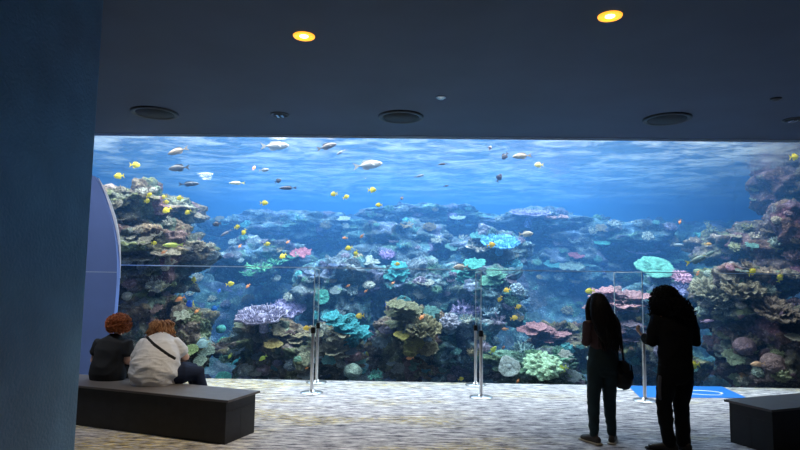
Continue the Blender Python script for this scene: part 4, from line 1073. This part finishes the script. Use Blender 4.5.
M['mauve'] = cloth('mauve_knit', (.085, .055, .06)); M['dark_jeans'] = cloth('dark_green_denim', (.022, .042, .048)); M['blackcloth'] = cloth('black_fleece', (.007, .007, .008)); M['charcoal'] = cloth('charcoal_fabric', (.012, .012, .014))
M['grey_cloth'] = cloth('grey_fabric', (.10, .10, .11)); M['shoe'] = simple('dark_leather', (.03, .024, .02), .5); M['sole'] = simple('pale_rubber', (.42, .38, .30), .6); M['strap'] = simple('black_webbing', (.008, .008, .009), .6)

def curls(bm, c, rad, n, cr, rg, tr=.006, turns=1.6, zmin=-1.0, drop=0.0, back=1.0):
    """small spiral locks standing on an ellipsoid"""
    c = Vector(c)
    for i in range(n):
        z = rg.uniform(zmin, 1); th = rg.uniform(0, 2 * PI); s = math.sqrt(max(0, 1 - z * z)); d = Vector((s * math.cos(th), s * math.sin(th), z))
        if d.y > .55 and d.z < .45: continue
        p = c + Vector((d.x * rad[0], d.y * rad[1], d.z * rad[2])); ax = (d + Vector((rg.uniform(-.7, .7), rg.uniform(-.7, .7), rg.uniform(-.7, .4) - drop))).normalized(); u = ax.orthogonal().normalized(); v = ax.cross(u); L = cr * 2.0; m_ = 9; ph = rg.uniform(0, 6)
        pts = [p - ax * cr * .6 + ax * L * k / m_ + (u * math.cos(ph + turns * 2 * PI * k / m_) + v * math.sin(ph + turns * 2 * PI * k / m_)) * cr * .55 for k in range(m_ + 1)]
        tube(bm, pts, [tr] * (m_) + [tr * .5], 5)

hr = random.Random(3)
# --- standing woman with long dark hair
gp = on_z(604, 443.5, 0)
g = empty('person', (gp.x, gp.y, 0), R(4)); g.scale = (.93, .95, .955); tag(g, 'person with long dark hair, mauve top and dark jeans standing with a shoulder bag', 'person')
J = dict(hipz=.86)
def stand_body(bm, P, sk=1.0):
    pass
bm = bmesh.new()
LA, RA = (-.115, .0, .09), (.105, .02, .09); LK, RK = (-.105, .02, .47), (.085, .03, .47); LH, RH = (-.085, 0, .88), (.075, 0, .88)
SL, SR = (-.165, .0, 1.33), (.165, .0, 1.33)
for H_, K_, A_ in ((LH, LK, LA), (RH, RK, RA)): tube(bm, [H_, K_, A_, (A_[0], A_[1], .05)], [.075, .052, .035, .038], 14)
tube(bm, [(0, 0, .86), (0, 0, .96), (0, .0, 1.06), (0, .0, 1.2), (0, 0, 1.31), (0, .0, 1.37)], [(.15, .10), (.15, .105), (.125, .09), (.145, .10), (.155, .085), (.08, .06)], 20)
tube(bm, [(0, 0, 1.34), (-.01, .02, 1.42), (-.02, .03, 1.47)], [.055, .046, .046], 12)
at, hrot = head(bm, (-.03, .045, 1.535), yaw=R(18), pitch=R(-20))
LE, RE = (-.205, -.03, 1.09), (.195, .0, 1.09)
LW, RW = (-.07, .22, 1.16), (.06, .23, 1.14)
for S_, E_, W_ in ((SL, LE, LW), (SR, RE, RW)): tube(bm, [(S_[0] * .85, S_[1], S_[2] - .01), S_, Vector(S_).lerp(Vector(E_), .5), E_, Vector(E_).lerp(Vector(W_), .45), W_], [.05, .05, .043, .036, .034, .024], 12)
hand(bm, LW, (.5, .7, .35), (.3, -.5, .8), 1, .7); hand(bm, RW, (-.5, .7, .35), (-.3, -.5, .8), -1, .7)
for A_, t_ in ((LA, (-.5, 1, 0)), (RA, (.35, 1, 0))): tube(bm, [(A_[0], A_[1], .06), Vector((A_[0], A_[1], .035)) + Vector(t_).normalized() * .12], [.035, .025], 10)
union('body', bm, .008, M['skin_tan'], g, 3)
face_parts(at, hrot, g)
bm = bmesh.new()
tube(bm, [(0, 0, 1.02), (0, 0, 1.09), (0, 0, 1.2), (0, 0, 1.3), (0, 0, 1.365)], [(.145, .112), (.14, .108), (.158, .115), (.168, .10), (.095, .072)], 22)
for S_, E_, f_ in ((SL, LE, .98), (SR, RE, .98)):
    e_ = Vector(S_).lerp(Vector(E_), f_); tube(bm, [(S_[0] * .7, 0, S_[2] - .04), Vector(S_) + Vector((0, 0, -.012)), e_], [.055, .056, .047], 14)
union('top', bm, .009, M['mauve'], g, 3, fold(7, .005, (1, 1, 1.8)))
bm = bmesh.new()
tube(bm, [(0, 0, .80), (0, 0, .88), (0, .0, .97), (0, .0, 1.05)], [(.155, .12), (.168, .125), (.16, .12), (.145, .108)], 22)
for H_, K_, A_ in ((LH, LK, LA), (RH, RK, RA)): tube(bm, [(H_[0], 0, .86), (H_[0] * 1.05, 0, .72), K_, Vector(K_).lerp(Vector(A_), .5), (A_[0], A_[1], .13), (A_[0], A_[1], .1)], [.092, .086, .068, .062, .052, .05], 16)
union('jeans', bm, .009, M['dark_jeans'], g, 3, fold(8, .007, (1, 1, 1.6), 2))
for A_, t_ in ((LA, (-.45, .9, 0)), (RA, (.5, .9, 0))):
    bm = bmesh.new(); shoe(bm, A_, t_, 1.0); so_ = union('shoe', bm, .008, M['shoe'], g, 2)
    bm = bmesh.new(); tt = Vector(t_).normalized(); tube(bm, [Vector((A_[0], A_[1], .012)) - tt * .075, Vector((A_[0], A_[1], .012)) + tt * .19], [(.052, .012), (.048, .012)], 12, ref=tt.cross(Vector((0, 0, 1)))); obj('sole', bm, M['sole'], so_, True)
bm = bmesh.new()
hc = Vector((-.03, .03, 1.55))
ball(bm, hc, (.108, .118, .118), 4)
tube(bm, [hc + Vector((0, -.02, .03)), (-.03, -.045, 1.50), (-.02, -.085, 1.40), (.01, -.115, 1.28), (.05, -.12, 1.17), (.07, -.11, 1.07)], [(.10, .09), (.125, .08), (.145, .062), (.145, .045), (.12, .032), (.05, .015)], 20)
for sd in (-1, 1): tube(bm, [(sd * .075 - .03, .04, 1.58), (sd * .105 - .03, .05, 1.48), (sd * .12 - .02, .02, 1.36), (sd * .115 + .02, .0, 1.24)], [.045, .042, .04, .02], 10)
rg = random.Random(8)
for i in range(90):
    x_ = rg.uniform(-1, 1); a0 = Vector((-.03 + x_ * .085, -.075 + .04 * x_ * x_, 1.60 - .05 * x_ * x_)); a1_ = Vector((-.02 + x_ * .135, -.135 + .07 * x_ * x_, 1.40)); a2_ = Vector((.03 + x_ * .145, -.16 + .07 * x_ * x_, 1.25)); a3_ = Vector((.06 + x_ * rg.uniform(.09, .14), -.145 + .05 * x_ * x_, rg.uniform(1.0, 1.12)))
    j = Vector((rg.uniform(-.012, .012), rg.uniform(-.008, .008), 0)); tube(bm, [a0 + j, a1_ + j, a2_ - j, a3_ + j * 2], [.007, .010, .010, .004], 5)
obj('hair', bm, M['hair_black'], g, True)
# her bag
bgp = Vector((gp.x + .232, gp.y + .02, 0))
bg = empty('shoulder_bag', (bgp.x, bgp.y, .60), R(8)); tag(bg, 'black shoulder bag hanging at the hip of the woman with long hair', 'handbag')
bm = bmesh.new()
tube(bm, [(0, 0, .0), (0, 0, .03), (-.01, 0, .13), (-.015, 0, .22), (-.015, 0, .245)], [(.082, .05), (.095, .06), (.092, .055), (.075, .04), (.05, .025)], 20)
union('pouch', bm, .008, M['strap'], bg, 2, fold(9, .008, (1, 1, 1), 6))
bm = bmesh.new(); tube(bm, [(-.07, -.055, .20), (-.02, -.068, .13), (.06, -.055, .17)], [.008, .01, .008], 8); tube(bm, [(.07, -.03, .22), (.085, -.03, .1), (.08, -.02, .03)], [.008, .01, .005], 8); obj('flap_piping', bm, M['charcoal'], bg, True)
bm = bmesh.new(); tube(bm, [(-.06, 0, .22), (-.055, .03, .42), (-.06, .05, .62), (-.085, .03, .75), (-.11, -.02, .765), (-.085, -.065, .70), (-.045, -.05, .5), (.0, -.01, .22)], [(.012, .004)] * 8, 8); obj('strap', bm, M['strap'], bg, True)

# --- standing person with bushy hair, all in black
mp_ = on_z(678, 451, 0)
q = empty('person', (mp_.x, mp_.y, 0), R(8)); q.scale = (.95, .95, .935); tag(q, 'person with long bushy black hair in loose black clothes standing beside the last post', 'person')
bm = bmesh.new()
LA, RA = (-.10, .0, .09), (.085, .03, .09); LK, RK = (-.13, .03, .50), (.07, .03, .50); LH, RH = (-.10, 0, .92), (.09, 0, .92)
SL, SR = (-.18, .03, 1.42), (.19, .0, 1.42)
for H_, K_, A_ in ((LH, LK, LA), (RH, RK, RA)): tube(bm, [H_, K_, A_, (A_[0], A_[1], .05)], [.085, .058, .04, .042], 14)
tube(bm, [(0, 0, .90), (0, 0, 1.0), (0, .0, 1.12), (0, .0, 1.28), (0, .01, 1.40), (-.01, .03, 1.46)], [(.16, .11), (.155, .11), (.15, .10), (.17, .11), (.175, .09), (.09, .07)], 20)
tube(bm, [(-.01, .02, 1.44), (-.03, .05, 1.51), (-.045, .075, 1.56)], [.062, .054, .052], 12)
at, hrot = head(bm, (-.06, .10, 1.62), yaw=R(25), pitch=R(-28), s=1.04)
LE, RE = (-.245, .05, 1.16), (.235, -.01, 1.17); LW, RW = (-.235, .22, 1.21), (.10, .24, 1.20)
for S_, E_, W_ in ((SL, LE, LW), (SR, RE, RW)): tube(bm, [(S_[0] * .85, S_[1], S_[2] - .01), S_, Vector(S_).lerp(Vector(E_), .5), E_, Vector(E_).lerp(Vector(W_), .45), W_], [.055, .056, .047, .04, .037, .027], 12)
hand(bm, LW, (-.25, .5, .45), (.5, -.2, .6), 1, .9, 1.05); hand(bm, RW, (-.5, .7, .25), (-.3, -.5, .8), -1, .7, 1.05)
union('body', bm, .008, M['skin'], q, 3)
face_parts(at, hrot, q, 1.04)
bm = bmesh.new()
tube(bm, [(.0, 0, .80), (0, 0, .86), (0, 0, 1.0), (0, 0, 1.15), (0, 0, 1.3), (0, .015, 1.41), (-.01, .03, 1.48)], [(.185, .13), (.19, .135), (.185, .13), (.185, .13), (.205, .135), (.20, .11), (.10, .08)], 24)
for S_, E_, W_ in ((SL, LE, LW), (SR, RE, RW)): tube(bm, [(S_[0] * .7, S_[1], S_[2] - .04), S_, Vector(S_).lerp(Vector(E_), .5), E_, Vector(E_).lerp(Vector(W_), .5), Vector(E_).lerp(Vector(W_), .86)], [.07, .074, .07, .064, .052, .042], 14)
union('sweater', bm, .010, M['blackcloth'], q, 3, fold(5, .009, (1, 1, 1.6), 3))
bm = bmesh.new()
tube(bm, [(0, 0, .84), (0, 0, .92), (0, .0, 1.0)], [(.18, .13), (.178, .128), (.17, .12)], 22)
for H_, K_, A_ in ((LH, LK, LA), (RH, RK, RA)): tube(bm, [(H_[0] * .95, 0, .90), (H_[0] * 1.1, 0, .76), K_, Vector(K_).lerp(Vector(A_), .5), (A_[0], A_[1], .12), (A_[0], A_[1], .07)], [.10, .096, .078, .074, .068, .066], 16)
union('trousers', bm, .010, M['blackcloth'], q, 3, fold(6, .009, (1, 1, 1.5), 4))
bm = bmesh.new(); tube(bm, [(-.205, -.035, .80), (-.212, -.03, .68), (-.20, -.02, .56)], [(.012, .03), (.013, .03), (.012, .022)], 10, ref=(1, 0, 0)); obj('side_stripe', bm, M['grey_cloth'], q, True)
for A_, t_ in ((LA, (-.9, .5, 0)), (RA, (-.35, 1, 0))):
    bm = bmesh.new(); shoe(bm, A_, t_, 1.12, .05); so_ = union('shoe', bm, .008, M['shoe'], q, 2)
    bm = bmesh.new(); tt = Vector(t_).normalized(); tube(bm, [Vector((A_[0], A_[1], .012)) - tt * .085, Vector((A_[0], A_[1], .012)) + tt * .215], [(.056, .012), (.052, .012)], 12, ref=tt.cross(Vector((0, 0, 1)))); obj('sole', bm, M['charcoal'], so_, True)
bm = bmesh.new()
ball(bm, (-.065, .07, 1.63), (.125, .14, .135), 4); ball(bm, (.005, .0, 1.56), (.135, .12, .12), 3); ball(bm, (.09, -.03, 1.49), (.10, .09, .11), 3); ball(bm, (-.14, .10, 1.55), (.06, .08, .12), 3)
for v in bm.verts: v.co += v.co.normalized() * .012 * noise.noise(v.co * 22)
rg = random.Random(4)
curls(bm, (-.06, .06, 1.635), (.13, .14, .135), 330, .024, rg, .007, zmin=-.6); curls(bm, (.01, -.01, 1.55), (.145, .125, .12), 240, .024, rg, .007, drop=.4); curls(bm, (.10, -.035, 1.48), (.10, .09, .11), 120, .022, rg, .007, drop=.5); curls(bm, (-.15, .10, 1.54), (.06, .08, .13), 80, .022, rg, .006, drop=.5)
obj('hair', bm, M['hair_black'], q, True)

# --- seated pair
def seated(px, py, yaw, label, B):
    p = on_z(px, py, .45); c = Vector((p.x, p.y, .45)) + Vector((B.get('ox', 0), B.get('oy', .14), 0))
    e = empty('person', (c.x, c.y, .45), yaw); tag(e, label, 'person'); return e
p1 = seated(102, 381, R(-8), 'seated person with curly copper hair in a black t-shirt at the bench', dict(oy=.13)); p1.scale = (.97, .97, .88)
bm = bmesh.new()
W1 = 1.12
tube(bm, [(0, 0, .07), (0, -.01, .16), (.01, .0, .28), (.02, .02, .40), (.03, .035, .50), (.035, .05, .56)], [(.20, .14), (.19, .14), (.165, .125), (.175, .12), (.18, .10), (.10, .075)], 20)
for sd in (-1, 1): tube(bm, [(sd * .09, .0, .085), (sd * .11, .22, .10), (sd * .12, .46, .09), (sd * .12, .50, -.12), (sd * .12, .47, -.38)], [.095, .085, .062, .055, .04], 14)
for sd in (-1, 1): tube(bm, [(sd * .12, .46, -.40), (sd * .13, .60, -.425)], [.035, .025], 10)
tube(bm, [(.035, .05, .54), (.05, .07, .61), (.055, .085, .66)], [.056, .048, .05], 12)
at, hrot = head(bm, (.06, .10, .725), yaw=R(-8), pitch=R(-18))
for sd in (-1, 1):
    S_ = Vector((sd * .18 + .03, .03, .50)); E_ = Vector((sd * .235, .03, .24)); W_ = Vector((sd * .12, .25, .20))
    tube(bm, [S_ * .9, S_, S_.lerp(E_, .5), E_, E_.lerp(W_, .45), W_], [.05, .055, .05, .042, .040, .027], 12); hand(bm, W_, (-sd * .4, .8, -.1), (0, 0, -1), -sd, .5)
union('body', bm, .009, M['skin'], p1, 3); face_parts(at, hrot, p1)
bm = bmesh.new()
tube(bm, [(0, 0, .015), (0, -.01, .10), (0, -.015, .18), (.01, -.005, .28), (.02, .01, .40), (.03, .03, .505), (.035, .045, .565)], [(.22, .155), (.222, .165), (.205, .158), (.19, .145), (.20, .14), (.195, .115), (.09, .08)], 24)
for sd in (-1, 1):
    S_ = Vector((sd * .18 + .03, .03, .50)); E_ = Vector((sd * .235, .03, .24)); tube(bm, [(sd * .12 + .02, .02, .47), S_, S_.lerp(E_, .58)], [.07, .072, .078], 14)
union('t_shirt', bm, .009, M['black_tee'], p1, 3, fold(5, .010, (1, 1, .9), 5))
bm = bmesh.new()
for sd in (-1, 1): tube(bm, [(sd * .09, -.04, .095), (sd * .11, .22, .11), (sd * .12, .46, .095), (sd * .12, .505, -.12), (sd * .12, .475, -.36)], [.105, .10, .078, .07, .055], 16)
tube(bm, [(-.12, -.04, .085), (.12, -.04, .085)], [.1, .1], 14, ref=(0, 0, 1)); union('leggings', bm, .010, M['charcoal'], p1, 3)
for sd in (-1, 1):
    bm = bmesh.new(); shoe(bm, (sd * .12, .47, 0), (sd * .1, 1, 0))
    for v in bm.verts: v.co.z -= .45
    union('shoe', bm, .009, M['shoe'], p1, 2)
bm = bmesh.new(); hc = Vector((.055, .075, .745)); ball(bm, hc, (.115, .12, .115), 4)
curls(bm, hc, (.125, .128, .122), 560, .027, random.Random(6), .006, zmin=-.75, drop=.1)
obj('hair', bm, M['hair_copper'], p1, True)

p2 = seated(151, 386.5, R(2), 'seated person in a white t-shirt and navy jeans with a black strap across the back', dict(oy=.20, ox=0)); p2.scale = (.92, .95, .97)
bm = bmesh.new()
SPN = [(.0, .0, .08), (.0, -.02, .20), (.0, .02, .33), (-.02, .09, .43), (-.04, .15, .49), (-.06, .20, .52)]
tube(bm, SPN, [(.19, .16), (.22, .17), (.21, .155), (.19, .125), (.155, .095), (.08, .07)], 20)
LEGS = []
for H_, K_ in ((Vector((-.09, .02, .11)), Vector((.27, .42, .10))), (Vector((.12, -.01, .11)), Vector((.43, .17, .095)))):
    F1 = K_ + Vector((.05, .06, -.24)); F2 = K_ + Vector((.02, .05, -.49)); LEGS.append((H_, K_, F1, F2))
    tube(bm, [H_, H_.lerp(K_, .5), K_, F1, F2], [.10, .095, .07, .055, .04], 14); tube(bm, [F2 + Vector((0, 0, -.02)), F2 + Vector((.07, .11, -.045))], [.035, .025], 10)
tube(bm, [(-.06, .18, .50), (-.075, .235, .55), (-.085, .26, .575)], [.06, .052, .052], 12)
at, hrot = head(bm, (-.10, .27, .605), yaw=R(10), pitch=R(-42))
ARM = []
for sd, S_, E_, W_ in ((-1, Vector((-.235, .10, .45)), Vector((-.36, .08, .20)), Vector((-.16, .34, .18))), (1, Vector((.125, .13, .455)), Vector((.27, .16, .29)), Vector((.10, .38, .24)))):
    ARM.append((sd, S_, E_))
    tube(bm, [S_ - Vector((sd * .03, 0, 0)), S_, S_.lerp(E_, .5), E_, E_.lerp(W_, .45), W_], [.06, .062, .06, .054, .048, .03], 12); hand(bm, W_, (-sd * .5, .7, -.1), (0, 0, -1), -sd, .6)
union('body', bm, .009, M['skin'], p2, 3); face_parts(at, hrot, p2)
bm = bmesh.new()
tube(bm, [(-.10, -.01, .03), (-.075, -.035, .09), (-.03, -.045, .19), (-.02, .0, .31), (-.035, .07, .42), (-.05, .135, .49), (-.065, .19, .53)], [(.25, .20), (.285, .225), (.30, .225), (.27, .195), (.24, .155), (.185, .115), (.085, .08)], 26)
for sd, S_, E_ in ARM: tube(bm, [S_ - Vector((sd * .08, .01, .03)), S_ + Vector((0, 0, -.005)), S_.lerp(E_, .68)], [.085, .088, .092], 14)
union('t_shirt', bm, .009, M['white_tee'], p2, 3, lambda p_: fold(4.2, .015, (.8, 1, 1.9), 9)(p_) + fold(11, .004, (.7, 1, 2.2), 2)(p_))
bm = bmesh.new()
for H_, K_, F1, F2 in LEGS: tube(bm, [H_, H_.lerp(K_, .5) + Vector((0, 0, .012)), K_, F1, F2 + Vector((0, 0, .05))], [.115, .125, .10, .08, .06], 16)
tube(bm, [(-.13, -.02, .115), (.11, -.03, .115)], [.12, .13], 14, ref=(0, 0, 1)); union('jeans', bm, .010, M['navy'], p2, 3, fold(7, .006, (1, 1, 1), 7))
for H_, K_, F1, F2 in LEGS:
    bm = bmesh.new(); shoe(bm, (F2.x, F2.y, 0), (.6, 1, 0))
    for v in bm.verts: v.co.z -= .455
    union('shoe', bm, .009, M['shoe'], p2, 2)
# strap laid on the shirt from the left shoulder across the back to the right hip
sh = [o_ for o_ in p2.children if o_.name.startswith('t_shirt')][0]
bv = BVHTree.FromPolygons([v.co for v in sh.data.vertices], [list(p_.vertices) for p_ in sh.data.polygons])
P = []
for k in range(15):
    t_ = k / 14; x_ = -.19 + .44 * t_; z_ = .64 - .27 * t_ ** 1.1; o3 = Vector((x_, -.8, z_)); dd = Vector((.0, 1, -.12)).normalized()
    hh_ = bv.ray_cast(o3, dd)
    if hh_[0] is not None: P.append(hh_[0] + hh_[1] * .006)
bm = bmesh.new(); tube(bm, P, [(.021, .006)] * len(P), 8, ref=(.5, 0, 1)); obj('bag_strap', bm, M['strap'], p2, True)
bm = bmesh.new(); hc = Vector((-.10, .25, .625)); ball(bm, hc, (.105, .115, .11), 4); rg = random.Random(9)
ball(bm, hc + Vector((0, -.05, -.04)), (.10, .08, .09), 3)
for i in range(300):
    th = rg.uniform(0, 2 * PI); d0 = Vector((math.cos(th) * .55, math.sin(th) * .55, .8)).normalized(); d1 = Vector((math.cos(th + .3), math.sin(th + .3), .1)); d2 = Vector((math.cos(th + .1), math.sin(th + .1), -.75)) * .95
    if math.sin(th) > .6: continue
    k = rg.uniform(.9, 1.22); r3 = Vector((.122, .128, .12)) * k; wv = rg.uniform(-.5, .5)
    f_ = lambda d: hc + Vector((d.x * r3.x, d.y * r3.y, d.z * r3.z))
    tube(bm, [f_(d0), f_(d0.lerp(d1, .5) * 1.08) + Vector((wv * .1, 0, 0)), f_(d1), f_(d1.lerp(d2, .5)) + Vector((-wv * .12, 0, 0)), f_(d2) + Vector((wv * .1, wv * .1, rg.uniform(-.03, .03)))], [.006, .009, .010, .009, .004], 5)
obj('hair', bm, M['hair_auburn'], p2, True)
